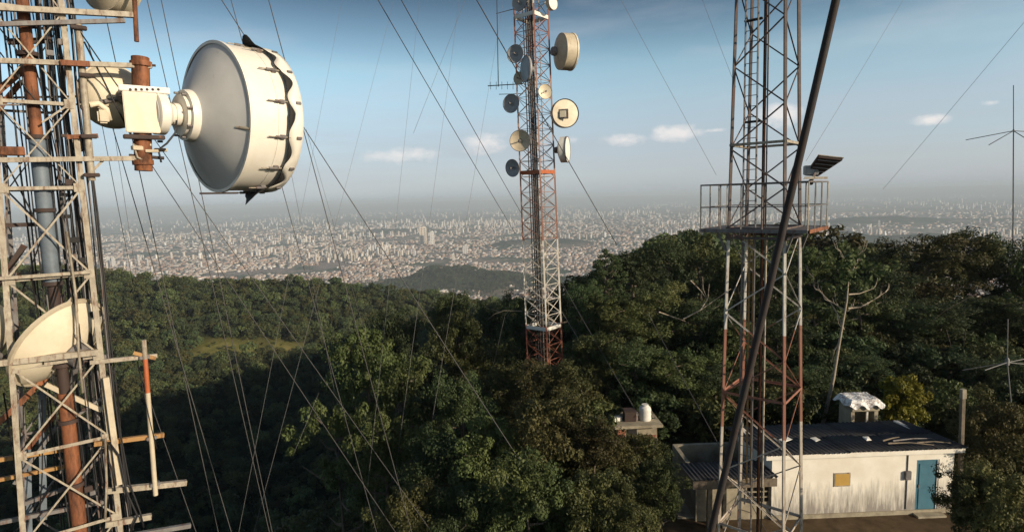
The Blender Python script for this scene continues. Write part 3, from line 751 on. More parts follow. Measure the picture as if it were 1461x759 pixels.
# thick arms and brackets that carry the antennas (photo lines on the front plane)
ARMS = [((-30, 86), (216, 95), .045, 'galv', -.10), ((86, 90), (128, 92), .05, 'rust', -.16), ((-30, 229), (205, 226), .045, 'galv', -.10), ((-30, 10), (190, 22), .05, 'galv', -.10), ((-30, 36), (178, 30), .04, 'galv_dark', -.08),
        ((128, 517), (224, 507), .04, 'galv', -.05), ((190, 503), (222, 511), .035, 'yellow_rust', -.10), ((134, 633), (234, 620), .045, 'yellow_rust', -.05), ((150, 700), (266, 688), .055, 'galv', -.05), ((150, 748), (216, 736), .055, 'galv', -.05),
        ((190, 763), (272, 749), .045, 'galv_dark', -.05), ((-30, 660), (96, 640), .04, 'yellow_rust', .45), ((-30, 690), (97, 664), .035, 'yellow_rust', .5), ((-20, 520), (140, 502), .055, 'galv', -.12), ((-10, 398), (130, 388), .03, 'galv', -.1), ((-10, 322), (60, 320), .04, 'rust_dark', .5),
        ((95, 196), (140, 194), .04, 'rust', -.06), ((10, 60), (75, 58), .05, 'rust_dark', .4), ((0, 140), (110, 138), .02, 'galv_dark', .9), ((0, 150), (145, 149), .016, 'galv_dark', .3)]
for a, b, w, mm, off in ARMS:
    bar('antenna_arm', L(*a, off), L(*b, off), w * .82, M[mm], lt, 'channel', up=UP)
for a, b, w, mm, off in [((30, 480), (100, 570), .035, 'galv', .5), ((-10, 610), (85, 520), .04, 'rust', .6), ((65, 548), (145, 585), .036, 'cream2', .2), ((-20, 430), (35, 350), .045, 'rust_dark', .6), ((-20, 145), (40, 95), .05, 'rust', .6), ((-10, 165), (30, 118), .04, 'rust', .8), ((20, 690), (95, 590), .025, 'galv_dark', .7),
                         ((60, 175), (98, 150), .014, 'galv', -.05), ((128, 248), (148, 228), .02, 'galv', -.05), ((40, 640), (80, 590), .03, 'rust', .8), ((0, 600), (40, 565), .035, 'rust', .8)]:
    bar('strut', L(*a, off), L(*b, off), w, M[mm], lt, 'angle', up=nL)
# the central pipe: rusty, grey-blue sleeve in the middle, orange-brown foot
cp = lambda py: 38 + (py - 60) * .109
for y0, y1, w, mm in ((-150, 195, .085, 'rust'), (195, 405, .115, 'bluegrey'), (405, 560, .08, 'rust_dark'), (560, 1300, .11, 'rust')):
    bar('central_pipe', L(cp(y0), y0, .18), L(cp(y1), y1, .18), w, M[mm], lt, 'tube')
for py in (35, 78, 196, 300, 404, 520, 600, 690):
    c = L(cp(py), py, .18); lathe('pipe_collar', [(.0, -.03), (.15, -.03), (.15, .03), (.0, .03)], c, UP, M['rust_dark'], lt, 16, cache=('collar',))
# mounting pipes beside the right leg
bar('mounting_pipe', L(111, 30, -.06), L(131, 258, -.06), .052, M['galv'], lt)
bar('mounting_pipe', L(151, 538, -.08), L(171, 690, -.08), .045, M['cream2'], lt, 'box', up=nL)
bar('mounting_pipe', L(190, -40, -.12), L(195, 60, -.12), .036, M['rust'], lt)
for px, py in ((112, 40), (124, 108), (127, 195), (131, 250)):
    box('clamp', L(px, py, -.12), (.22, .1, .06), M['rust_dark'], lt, rz=-AZL, bev=.01)
# cable ladder and the bundle of feeder cables
for px0, px1, off, w in ((55, 70, .95, .02), (66, 84, .95, .02)):
    bar('cable_tray_rail', L(px0 - 12, -120, off), L(px1 + 55, 900, off), w, M['galv_dark'], lt, 'angle')
for k, (x0, off, w) in enumerate([(58, .3, .014), (66, .35, .02), (72, .2, .012), (78, .25, .022), (84, .15, .012), (90, .3, .016), (95, .1, .012), (101, .35, .018), (20, .8, .014), (28, .85, .018), (8, .9, .012), (50, .9, .016), (36, .8, .012), (44, .1, .009), (62, .05, .010), (87, .5, .014), (98, .0, .009), (14, .2, .010), (24, .3, .012), (104, .6, .013), (70, .7, .010), (2, .6, .014)]):
    pts = []
    for j in range(13):
        py = -120 + j * 85; pts.append(L(x0 + (py) * .112 + rd.uniform(-2.2, 2.2), py, off + rd.uniform(-.03, .03)))
    polytube('feeder_cable', pts, w, M['cable'] if k % 4 else M['galv_dark'], lt, 6)
for pts, w in (([(168, 560), (172, 620), (185, 690), (200, 730), (205, 752)], .014), ([(155, 630), (170, 650), (180, 700), (196, 735), (186, 759)], .018), ([(150, 625), (152, 690), (150, 740)], .02), ([(147, 640), (160, 670), (164, 700)], .016),
               ([(196, 515), (205, 560), (216, 610), (224, 640)], .008), ([(230, 232), (226, 214), (238, 205), (250, 190), (252, 172)], .016), ([(204, 214), (190, 205), (196, 225), (214, 232)], .02), ([(95, 330), (108, 420), (112, 500), (118, 560)], .02)):
    polytube('feeder_cable', [L(px, py, -.16) for px, py in pts], w, M['cable'] if w < .02 else M['galv'], lt, 6)
for k in range(26):     # clips and junction boxes along the cable run
    py = rd.uniform(20, 740); px = rd.uniform(55, 100) + py * .1
    box('cable_clip', L(px, py, rd.uniform(.0, .4)), (rd.uniform(.05, .16), .06, rd.uniform(.04, .10)), M[rd.choice(['rust_dark', 'black', 'galv_dark'])], lt, rz=-AZL, bev=.006)
box('junction_box', L(18, 216, .2), (.30, .2, .13), M['rust'], lt, rz=-AZL, bev=.01)
box('junction_box', L(118, 205, .3), (.16, .14, .26), M['galv_dark'], lt, rz=-AZL, bev=.01)

# ---- the big shrouded dish with its mount
AZD = math.radians(39); aD = Vector((math.sin(AZD), math.cos(AZD), 0)); sD = Vector((math.cos(AZD), -math.sin(AZD), 0))
Mt = L(206, 162, -.05)
bd = thing('shrouded_dish', L(207, 240, -.05), 'huge white drum shaped dish on rusty pipe mount, dark wavy hem', 'dish antenna', 'dish antennas on the towers')
R = 1.33
C0 = Mt + aD * 1.18 + UP * .02
def Dp(th, r, z): return C0 + aD * z + (sD * math.cos(th) + UP * math.sin(th)) * r
lathe('reflector', [(.0, -.50), (.42, -.47), (.43, -.44), (.75, -.30), (1.1, -.13), (R - .03, -.01), (R, .0)], C0, aD, M['reflector'], bd, 72)
drum = lathe('shroud', [(R - .02, -.03), (R + .035, -.03), (R + .035, .03), (R + .004, .035), (R + .004, .50), (R + .012, .50), (R + .012, .53), (R + .004, .53), (R + .004, .94), (R + .03, .94), (R + .03, .98)], C0, aD, M['white_shroud'], bd, 96, sharp=25)
lathe('radome', [(.0, 1.04), (.7, 1.03), (1.2, 1.005), (R + .03, .98)], C0, aD, M['white'], bd, 72)
# fabric skirt of the radome: wavy back edge with black hem flaps
def skirt(name, f0, f1, r0_, r1_, mat, n=180):
    V_ = []; Q_ = []
    for k in range(n):
        th = 2 * math.pi * k / n
        V_ += [Dp(th, r0_, f0(th)) - wbase(bd), Dp(th, (r0_ + r1_) / 2, (f0(th) + f1(th)) / 2) - wbase(bd), Dp(th, r1_ + (flare(th) if mat is M['black'] else 0), f1(th)) - wbase(bd)]
    for k in range(n):
        a = 3 * k; b = 3 * ((k + 1) % n); Q_ += [(a, b, b + 1, a + 1), (a + 1, b + 1, b + 2, a + 2)]
    me = bpy.data.meshes.new(name); me.from_pydata([tuple(v) for v in V_], [], Q_); me.materials.append(mat)
    for p in me.polygons: p.use_smooth = True
    o = link(name, me, bd); sm = o.modifiers.new('thick', 'SOLIDIFY'); sm.thickness = .006
flare = lambda th: .16 * math.exp(-((th - 1.42) / .09) ** 2) + .20 * math.exp(-((th - 4.80) / .20) ** 2)
wave = lambda th: .75 + .075 * math.cos(13 * th + .6) * (1 + .35 * math.sin(2.9 * th)) + .025 * math.sin(5 * th) 
hem = lambda th: wave(th) - .012 - .9 * max(0, wave(th) - .685 - .02 * math.sin(3.7 * th)) - .10 * math.exp(-((th - 1.45) / .10) ** 2) - .30 * math.exp(-((th - 4.85) / .22) ** 2)
skirt('radome_skirt', lambda th: .97, wave, R + .045, R + .055, M['white_shroud'])
skirt('hem_flap', wave, hem, R + .05, R + .085, M['black'])
for k in range(14):
    th = math.radians(-100 + k * 26 + 4)
    spr = bar('tension_spring', Dp(th, R + .05, .30), Dp(th, R + .05, .72), .011, M['galv'], bd, up=UP)
    under(bar('spring_body', Dp(th, R + .05, .44), Dp(th, R + .05, .60), .024, M['galv_dark'], bd, up=UP), spr)
    q = frame(aD, (sD * math.cos(th) + UP * math.sin(th)))
    under(box('spring_bracket', Dp(th, R + .03, .58), (.07, .06, .10), M['galv_dark'], bd, rot=q.to_euler(), bev=.008), spr)
    under(box('spring_bracket', Dp(th, R + .06, .89), (.05, .03, .10), M['galv_dark'], bd, rot=q.to_euler(), bev=.006), spr)
bar('drain_pipe', Dp(math.radians(-15), R * .80, -.13), Dp(math.radians(-14), R * 1.0, .0), .03, M['galv'], bd)
bar('drain_rod', Dp(math.radians(-84), R + .06, -.45), Dp(math.radians(-84), R + .06, .25), .018, M['rust_dark'], bd)
lathe('hub_ring', [(.0, -.72), (.20, -.72), (.20, -.62), (.36, -.62), (.36, -.56), (.44, -.56), (.46, -.46), (.44, -.40)], C0, aD, M['white_shroud'], bd, 48)
lathe('feed_neck', [(.0, -1.0), (.11, -1.0), (.11, -.7), (.0, -.7)], C0, aD, M['cream2'], bd, 24)
for k in range(8):
    th = k * math.pi / 4 + .2; bar('hub_bolt', Dp(th, .40, -.64), Dp(th, .40, -.50), .02, M['galv_dark'], bd)
# small drum (feed housing) left of the hub
C1 = Mt + aD * .27 + UP * .02
lathe('feed_drum', [(.0, -.14), (.33, -.14), (.365, -.12), (.365, .02), (.30, .05), (.20, .12), (.14, .30), (.0, .30)], C1, aD, M['white_shroud'], bd, 40)
lathe('feed_cover', [(.0, -.155), (.29, -.155), (.31, -.13)], C1, aD, M['reflector'], bd, 40)
# vertical pipe, plates, clamps
bar('mount_pipe', L(205, 244, -.05), L(200, 60 + 22, -.05), .135, M['rust'], bd)
lathe('pipe_collar', [(.0, -.04), (.165, -.04), (.165, .04), (.0, .04)], L(201, 92, -.05), UP, M['rust'], bd, 24)
lathe('pipe_collar', [(.0, -.04), (.16, -.04), (.16, .04), (.0, .04)], L(204, 232, -.05), UP, M['rust'], bd, 24)
box('mount_plate', L(202, 161, -.22), (.50, .05, .66), M['cream'], bd, rz=-AZL, bev=.012)
box('mount_plate', L(206, 161, .1), (.30, .30, .38), M['cream'], bd, rz=-AZL, bev=.02)
box('mount_flange', L(206, 128, -.19), (.74, .09, .10), M['white'], bd, rz=-AZL, bev=.01)
box('mount_flange', L(206, 139, -.20), (.72, .05, .03), M['black'], bd, rz=-AZL)
box('mount_flange', L(206, 196, -.19), (.60, .12, .07), M['rust_dark'], bd, rz=-AZL, bev=.01)
for k in range(6): lathe('plate_bolt', [(0, -.03), (.022, -.03), (.022, .0), (0, .0)], L(186 + k * 8, 128, -.24), -nL, M['rust_dark'], bd, 8, cache=('pb',))
for k in range(10):
    box('clamp', L(rd.uniform(188, 232), rd.uniform(194, 222), rd.uniform(-.25, -.05)), (rd.uniform(.06, .2), .08, rd.uniform(.03, .07)), M[rd.choice(['rust_dark', 'black', 'rust', 'cream2'])], bd, rz=-AZL + rd.uniform(-.4, .4), bev=.006)
bar('clamp_rod', L(192, 92, -.05), L(222, 94, -.05), .02, M['rust_dark'], bd)
bar('clamp_rod', L(184, 222, -.1), L(234, 226, -.1), .028, M['rust_dark'], bd)

for a, b, w, off in [((100, 25), (205, 175), .011, -.1), ((120, 60), (190, 200), .014, -.08), ((0, 75), (75, 175), .010, .1), ((10, 235), (95, 400), .012, .2), ((84, 245), (30, 420), .010, .3), ((5, 560), (30, 740), .012, .4), ((75, 690), (20, 759), .014, .5), ((30, 15), (85, 240), .009, .2), ((105, 560), (125, 759), .014, .3), ((60, 570), (55, 759), .010, .3), ((88, 395), (40, 520), .013, -.05), ((45, 395), (62, 520), .010, -.05), ((100, 400), (118, 520), .012, -.06)]:
    polytube('loose_cable', [L(*a, off), L((a[0] + b[0]) / 2 + 3, (a[1] + b[1]) / 2 + 6, off), L(*b, off)], w, M['cable'], lt, 5)
for a, b, w, mm, off in [((60, 560), (62, 740), .05, 'bluegrey', .9), ((38, 640), (40, 759), .06, 'bluegrey', 1.0), ((100, 600), (155, 560), .02, 'galv_dark', .2), ((110, 690), (150, 640), .02, 'galv_dark', .3), ((0, 745), (150, 715), .03, 'galv_dark', .3), ((30, 720), (110, 690), .03, 'galv_dark', .6)]:
    bar('strut', L(*a, off), L(*b, off), w, M[mm], lt, 'angle', up=nL)
def dish(c, axis, R, label, drum_len=0.0, mat='cream', rim='galv_dark', cap='white', group='dish antennas on the towers', deep=.32, mount=None, feed=True, name='dish_antenna', seg=36, ribs=False):
    """c = rim centre; axis points where the dish looks; the bowl lies behind c"""
    axis = axis.normalized(); root = thing(name, c - axis * R * (deep + .25), label, 'dish antenna', group)
    lathe('reflector', [(.0, -deep * R), (.25 * R, -deep * R * .93), (.5 * R, -deep * R * .74), (.75 * R, -deep * R * .44), (R, 0)] if deep < .6 else [(R * math.sin(t_ * .157), -deep * R * math.cos(t_ * .157)) for t_ in range(11)], c, axis, M[mat], root, seg)
    if drum_len:
        lathe('shroud', [(R * .985, -.02 * R), (R * 1.02, -.02 * R), (R * 1.02, drum_len), (R * .985, drum_len)], c, axis, M[mat], root, seg)
        lathe('radome', [(0, drum_len + .05 * R), (R * .6, drum_len + .04 * R), (R * 1.0, drum_len)], c, axis, M[cap], root, seg)
        lathe('rim', [(R * 1.0, drum_len - .06 * R), (R * 1.05, drum_len - .06 * R), (R * 1.05, drum_len + .02 * R), (R * .98, drum_len + .02 * R)], c, axis, M[rim], root, seg)
    else:
        lathe('rim', [(R * .99, -.05 * R), (R * 1.04, -.04 * R), (R * 1.04, .03 * R), (R * .99, .03 * R)], c, axis, M[rim], root, seg)
        if feed:
            bar('feed_horn', c - axis * deep * R * .9, c + axis * R * .42, R * .05, M['galv_dark'], root)
            lathe('feed_horn', [(0, 0), (.13 * R, 0), (.09 * R, .12 * R), (0, .12 * R)], c + axis * R * .36, axis, M['galv_dark'], root, 12)
    lathe('hub', [(0, -.22 * R), (.24 * R, -.22 * R), (.27 * R, -.04 * R), (.2 * R, .06 * R)], c - axis * deep * R, axis, M['galv_dark'], root, 20)
    if mount is not None:
        bar('mount_arm', c - axis * R * (deep + .1), mount, max(.025, R * .07), M['galv_dark'], root)
    return root
# cream dish on the tower behind the mount, its bowl towards the camera's left
c = L(160, 138, .62)
dish(c, nL * .85 - lL * .30 + UP * .12, .53, 'round cream dish with a bowl and band, between tower leg and mount pipe', 0, 'cream', 'cream2', deep=.8, mount=L(126, 150, .2))
lathe_parent = thing('feed_box', L(147, 160, .25), 'cream curved feed bracket in front of the round cream dish', 'bracket')
polytube('bracket_arm', [L(128, 150, .1), L(140, 148, .1), L(152, 156, .12), L(156, 172, .15)], .05, M['cream'], lathe_parent, 8)
box('bracket_box', L(147, 167, .12), (.16, .14, .22), M['cream2'], lathe_parent, rz=-AZL, bev=.03)
dish(L(148, -28, .4), Vector((.30, .93, -.05)), .50, 'beige dish cut by the top frame edge above the left tower arm', .30, 'cream2', 'cream2', mount=L(118, -10, 0))
# large white dish low in the tower and the one at the left frame edge
dish(L(84, 488, .35), nL * .62 - lL * .58 + UP * .52, .80, 'large cream dish seen from behind inside the left tower', 0, 'cream', 'cream2', deep=.42, mount=L(97, 560, .5), seg=48)
dish(L(-42, 486, .1), nL * .62 - lL * .58 + UP * .3, .62, 'cream dish cut by the left frame edge beside the tower leg', 0.25, 'cream', 'cream2', deep=.36, mount=L(20, 520, .3), seg=48)
# orange and white stick antenna on its two arms
po = thing('pole_antenna', L(222, 706, -.12), 'upright white pole with an orange band on arms of the left tower', 'antenna')
for y0, y1, mm in ((485, 512, 'galv'), (512, 560, 'orange'), (560, 706, 'cream2')):
    bar('pole_section', L(205 + (y0 - 485) * .077, y0, -.12), L(205 + (y1 - 485) * .077, y1, -.12), .040, M[mm], po)
for px, py in ((206, 509), (216, 624), (221, 690)): box('clamp', L(px, py, -.08), (.16, .12, .06), M['galv_dark'], po, rz=-AZL, bev=.01)

# ------------------------------------------------------------------ generic square mast
def mast(name, label, corner, z0, z1, levels, mat, wl_, wb, skip=(), double=(0, 1, 2, 3)):
    """corner(k, z) -> world point of leg k; faces (k, k+1)"""
    b = sum((corner(k, z0) for k in range(4)), Vector()) / 4
    root = thing(name, b, label, 'tower', 'lattice towers on the summit')
    for k in range(4): bar('leg', corner(k, z0), corner(k, z1), wl_, mat, root, 'angle')
    for i, (a, c_) in enumerate(zip(levels[:-1], levels[1:])):
        for k in range(4):
            p, q = (k, (k + 1) % 4) if (i + k) % 2 == 0 else ((k + 1) % 4, k)
            bar('brace', corner(p, a), corner(q, c_), wb, mat, root, 'angle')
            if k in double: bar('brace', corner(q, a), corner(p, c_), wb, mat, root, 'angle')
    return root
# ---- central mast with many dishes
YM = 40.0
def zM(py): return at(772, py, YM).z
Mc = lambda z: at(772, 250, YM) + Vector((0, 0, 0)) 
mx = at(772, 380, YM).x
def cornM(k, z):
    t = (z - 12) / 20; hd = 1.16 - .10 * t; ax = mx - .016 * (z - 8)
    an = [math.radians(-90 + 6), math.radians(6), math.radians(96), math.radians(186)][k]     # front, right, back, left
    return Vector((ax + hd * math.cos(an), YM + hd * math.sin(an), z))
zl = [-3.0 + 1.02 * i for i in range(36)]
mm_ = mast('dish_mast', 'tall red and white central mast hung with small round dishes', cornM, -4.0, 33.0, zl, M['mid_paint'], .05, .018)
for z in zl[::1]:
    for k in range(4): bar('cross_beam', cornM(k, z), cornM((k + 1) % 4, z), .016, M['mid_paint'], mm_, 'angle')
for py in (25, 246, 465):
    z = zM(py)
    for k in range(4): bar('belt_plate', cornM(k, z), cornM((k + 1) % 4, z), .03, M['white'] if py != 246 else M['orange'], mm_, 'box', h=.12)
box('concrete_base', (mx, YM, -4.2), (3, 3, 1.2), M['galv_dark'], mm_, bev=.05)
for k, (u, w) in enumerate(((-.35, .05), (-.22, .07), (-.10, .04), (.0, .06), (-.5, .035))):     # feeder bundle up the left face
    bar('feeder_cable', Vector((mx + u * 1.1 + .1, YM - .15 + u * .4, -3)), Vector((mx + u * 1.1 - .35, YM - .15 + u * .4, 33)), w, M['cable'], mm_)
for s_ in (-1, 1):
    lr = bar('ladder_rail', Vector((mx + .28 + s_ * .2, YM - .25, -3)), Vector((mx - .05 + s_ * .2, YM - .25, 33)), .022, M['galv'], mm_)
for i in range(100):
    z = -2.5 + i * .35; xx = mx + .28 - .33 * (z + 3) / 36; under(bar('ladder_rung', Vector((xx - .2, YM - .25, z)), Vector((xx + .2, YM - .25, z)), .012, M['galv'], mm_, 'wire'), lr)
def mdish(px, py, rpx, axis, label, dz=0.0, to=None, **k):
    c = at(px, py, YM + dz); R_ = rpx * (YM + dz) / F
    ln = cornM(3 if px < 772 else 1, c.z)
    return dish(c, Vector(axis), R_, label, mount=ln if to is None else to, **k)
mdish(741, 4, 11, (-.5, -.85, 0), 'grey dish cut by the top frame edge, left of the central mast', mat='dish_grey', dz=-.6)
mdish(785, 6, 9, (.7, -.7, 0), 'beige dish cut by the top frame edge, right of the central mast', mat='cream2', dz=-.6, drum_len=.25)
mdish(735, 77, 12, (-.45, -.88, 0), 'grey dish with dark hollow, upper left of the central mast', mat='dish_grey', dz=-.5)
mdish(800, 74, 24, (.93, .32, .0), 'biggest beige drum dish at the upper right of the central mast', mat='cream2', dz=-.2, drum_len=.75, cap='cream2', rim='cream')
mdish(752, 99, 17, (-.93, -.36, 0), 'grey green disc seen edge on against the central mast', mat='dish_grey', dz=-1.5, drum_len=.12, cap='dish_grey', to=cornM(0, zM(99)))
mdish(740, 112, 8.5, (-.6, -.8, 0), 'small beige dish below the edge-on grey disc', mat='cream2', dz=-.7)
mdish(729, 148, 12.5, (-.5, -.85, 0), 'grey dish with a bright white feed, left side of the central mast', mat='dish_grey', dz=-.5)
mdish(778, 131, 10, (.3, -.95, 0), 'small cream dish on the front of the central mast', mat='cream', dz=-1.5, to=cornM(0, zM(131)))
d_ = mdish(804, 163, 19, (.25, -.97, 0), 'round cream drum dish with black rim and square plate', mat='cream', dz=-.6, drum_len=.35, rim='black', cap='cream')
box('feed_plate', at(804, 163, YM - 1.16), (.62, .05, .62), M['galv_dark'], d_, rz=-.25, bev=.02); box('feed_plate', at(803, 163, YM - 1.22), (.42, .05, .42), M['cream'], d_, rz=-.25, bev=.02)
mdish(742, 201, 14.5, (-.25, -.95, 0), 'cream mesh dish on the lower left of the central mast', mat='cream2', dz=-1.2)
mdish(801, 214, 17.5, (.95, -.30, 0), 'bright white drum seen from the side, right of the central mast', mat='white', dz=-.4, drum_len=.42)
mdish(731, 240, 12, (-.62, -.75, -.1), 'lowest grey dish on a stub arm left of the central mast', mat='dish_grey', dz=-.4)
yg = thing('yagi_antenna', at(746, 122, YM), 'thin dark cross arm antenna with upright whip left of the central mast', 'antenna')
bar('boom', at(696, 123, YM - .4), at(746, 120, YM), .03, M['cable'], yg); bar('boom', at(712, 135, YM - .4), at(746, 134, YM), .022, M['cable'], yg)
bar('whip', at(711, 124, YM - .4), at(709, 0, YM - .4), .028, M['cable'], yg); bar('boom', at(708, 20, YM - .4), at(742, 11, YM), .022, M['cable'], yg)
for k in range(5): bar('element', at(700 + k * 8, 117, YM - .4), at(700 + k * 8, 128, YM - .4), .014, M['cable'], yg)

# ------------------------------------------------------------------ right tower with platform
YR = 17.0
ct = math.radians(40)
uR = Vector((math.cos(ct), -math.sin(ct), 0)).normalized()      # along the wide face L -> F
vR = Vector((math.sin(ct), math.cos(ct), 0))                    # F -> R (away from the camera)
zR = lambda py: at(1100, py, YR).z
axR = lambda z: Vector((at(1097, 330, YR).x + (z - 11) * -.004, YR + .3, z))
def cornR(k, z):
    s2 = np.interp(z, [-1, 1.5, 10.6, 17.6, 30], [2.0, 1.85, 1.62, 1.24, .8]) / 2
    su, sv = [(-1, -1), (1, -1), (1, 1), (-1, 1)][k]             # L, F, R, B
    return axR(z) + uR * s2 * su + vR * s2 * sv
lev = [zR(325)]
while lev[-1] < 24: lev.append(lev[-1] + 1.13)
low = [zR(325)]
while low[-1] > -.2: low.append(low[-1] - 1.22)
lv = sorted(set(low + lev))
rt = mast('platform_tower', 'red and white lattice tower with railed platform in front of the hut', cornR, -.3, 25.0, lv, M['right_paint'], .036, .018, double=())
for py in (205, 325, 338, 560, 748):
    z = zR(py)
    for k in range(4): bar('cross_beam', cornR(k, z), cornR((k + 1) % 4, z), .035, M['galv'] if py == 205 else M['right_paint'], rt, 'angle')
for k in range(4): box('concrete_base', cornR(k, -.25), (.6, .6, .6), M['galv_dark'], rt, rz=-ct, bev=.03)
# platform
zf = zR(326); zt = zf + 1.28; PX0, PX1, PY0, PY1 = -1.50, 1.40, -1.0, 1.1
Pp = lambda u, v, z: axR(zf) + uR * u + vR * v + UP * (z - zf)
for i in range(9):       # grating planks
    v = PY0 + (i + .5) * (PY1 - PY0) / 9
    bar('floor_plank', Pp(PX0, v, zf), Pp(PX1, v, zf), .085, M['galv_dark'], rt, 'box', h=.014)
for (u0_, v0_), (u1_, v1_) in (((PX0, PY0), (PX1, PY0)), ((PX1, PY0), (PX1, PY1)), ((PX1, PY1), (PX0, PY1)), ((PX0, PY1), (PX0, PY0))):
    bar('platform_edge', Pp(u0_, v0_, zf - .03), Pp(u1_, v1_, zf - .03), .05, M['rust'] if u0_ == PX1 and v0_ == PY0 else M['galv_dark'], rt, 'angle')
    for zz in (zf + .64, zt): bar('rail', Pp(u0_, v0_, zz), Pp(u1_, v1_, zz), .015 if zz < zt else .021, M['galv_dark'], rt)
    n_ = 5 if v0_ == v1_ else 3
    for q in range(n_):
        t = q / n_; bar('rail_post', Pp(u0_ + (u1_ - u0_) * t, v0_ + (v1_ - v0_) * t, zf), Pp(u0_ + (u1_ - u0_) * t, v0_ + (v1_ - v0_) * t, zt), .015, M['galv_dark'] if q else M['galv'], rt, 'angle')
for u, s_ in ((PX0, -1), (PX1, 1)):
    for v in (-.8, .8): bar('strut', Pp(u * .72, v, zf - .06), Pp(s_ * .82, v, zf - .62), .03, M['galv_dark'], rt, 'angle')
# ladder inside
lad = [(-.55, -.05), (-.22, -.05)]
for u, v in lad: lr = bar('ladder_rail', axR(-.2) + uR * u * 1.2 + vR * v, axR(24) + uR * u + vR * v, .02, M['galv_dark'], rt, 'angle')
for i in range(80):
    z = i * .3; f = 1.2 - .2 * z / 24; under(bar('ladder_rung', axR(z) + uR * -.55 * f + vR * -.05, axR(z) + uR * -.22 * f + vR * -.05, .011, M['galv_dark'], rt, 'wire'), lr)
for py in (20, 170): box('ladder_bracket', axR(zR(py)) + uR * -.38, (.5, .1, .06), M['black'], rt, rz=-ct, bev=.01)
for k, (u, w) in enumerate(((-.08, .03), (.0, .022), (-.13, .018))): bar('feeder_cable', axR(-.2) + uR * u + vR * .1, axR(24) + uR * u * .8 + vR * .1, w, M['cable'] if k else M['rust'], rt)
for u in (-.42, -.3, .05): bar('feeder_cable', axR(3) + uR * u, axR(zf) + uR * u, .03, M['yellow_rust'] if u != .05 else M['galv'], rt)
# floodlight on the right corner
fl = thing('floodlight', Pp(1.45, -.9, zt), 'dark tilted floodlight housing on the right corner of the platform rail', 'floodlight')
q4 = [at(1149, 251, YR - .2), at(1167, 252, YR - .3), at(1202, 229, YR - 1.05), at(1168, 225, YR - .9)]
nf = (q4[1] - q4[0]).cross(q4[3] - q4[0]).normalized()
if nf.z < 0: nf = -nf
def slab(name, q, t0, t1, mat, parent):
    V_ = [p + nf * t - wbase(parent) for t in (t0, t1) for p in q]
    me = bpy.data.meshes.new(name); me.from_pydata([tuple(v) for v in V_], [], [(0, 1, 2, 3), (7, 6, 5, 4), (0, 4, 5, 1), (1, 5, 6, 2), (2, 6, 7, 3), (3, 7, 4, 0)]); me.materials.append(mat)
    return link(name, me, parent)
slab('housing', q4, 0, .06, M['rust_dark'], fl)
bil = lambda s_, t_: (q4[0] * (1 - s_) + q4[1] * s_) * (1 - t_) + (q4[3] * (1 - s_) + q4[2] * s_) * t_
for k in range(5): bar('cooling_fin', bil(.03, .1 + k * .2) - nf * .012, bil(.97, .1 + k * .2) - nf * .012, .012, M['galv_dark'], fl, 'box')
slab('lens_frame', [bil(-.03, -.03), bil(1.03, -.03), bil(1.03, 1.03), bil(-.03, 1.03)], .06, .085, M['galv'], fl)
box('ballast_box', at(1157, 243, YR - .35), (.34, .28, .26), M['dish_grey'], fl, rz=-.2, bev=.02)
bar('bracket', at(1156, 262, YR - .5), at(1166, 240, YR - .5), .03, M['galv_dark'], fl, 'angle'); bar('bracket', at(1147, 254, YR - .55), at(1180, 254, YR - .55), .03, M['galv'], fl, 'angle')
box('lamp_socket', at(1157, 260, YR - .5), (.10, .10, .16), M['black'], fl, bev=.02)
# the thick rusty stay in front of it
a_, b_ = at(1196, -14, 6.6), at(1014, 759, 7.4); dst = (b_ - a_).normalized()
st = polytube('stay_rod', [a_ - dst * 4, a_, (a_ + b_) / 2 + Vector((.012, 0, 0)), b_, b_ + dst * ((b_.z - .0) / -dst.z)], [.043] * 5, M['stay'], None, 12)
tag(st, 'thick dark rusty stay rod slanting across the platform tower', 'stay rod')

# ------------------------------------------------------------------ hut with annex
def plasterf(nt, b):
    n1 = noise(nt, 1.3, 6, .65); n2 = noise(nt, 4.0, 6, .7, vec_scale=(1.6, 1.6, .22))
    c = mix(nt, ramp(nt, n1, [(.35, g3(0)), (.75, g3(1))]), (.86, .82, .72), (.72, .66, .54))
    g = N(nt, 'ShaderNodeNewGeometry'); s_ = N(nt, 'ShaderNodeSeparateXYZ'); nt.links.new(g.outputs['Position'], s_.inputs[0])
    mr = N(nt, 'ShaderNodeMapRange'); nt.links.new(s_.outputs['Z'], mr.inputs[0]); mr.inputs[1].default_value = 2.3; mr.inputs[2].default_value = .1
    mmn = N(nt, 'ShaderNodeMath', operation='MULTIPLY'); nt.links.new(mr.outputs[0], mmn.inputs[0]); nt.links.new(n2, mmn.inputs[1])
    c = mix(nt, ramp(nt, mmn.outputs[0], [(.22, g3(0)), (.48, g3(.9))]), c, (.22, .20, .18))     # stain streaks, denser low down to stand for the lower wall's shade
    nt.links.new(c, b.inputs['Base Color']); b.inputs['Roughness'].default_value = .92; bump(nt, b, n1, .4, .01)
M['plaster'] = material('stained_shaded_plaster', plasterf)
def cementf(nt, b):
    n1 = noise(nt, 2.2, 6, .7); nt.links.new(ramp(nt, n1, [(.3, (.20, .17, .12)), (.7, (.42, .37, .27))]), b.inputs['Base Color']); b.inputs['Roughness'].default_value = .95; bump(nt, b, n1, .5, .02)
M['cement'] = material('bare_cement', cementf)
def fibref(nt, b):  # dark sheets, darkened further to stand for shade on the annex roof
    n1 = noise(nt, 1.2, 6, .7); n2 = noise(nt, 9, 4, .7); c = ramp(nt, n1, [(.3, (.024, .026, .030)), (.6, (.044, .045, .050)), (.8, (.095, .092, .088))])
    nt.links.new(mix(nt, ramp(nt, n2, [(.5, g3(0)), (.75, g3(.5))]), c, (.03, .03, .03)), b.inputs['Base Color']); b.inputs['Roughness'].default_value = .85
M['fibre'] = material('shade_darkened_fibre_cement', fibref)
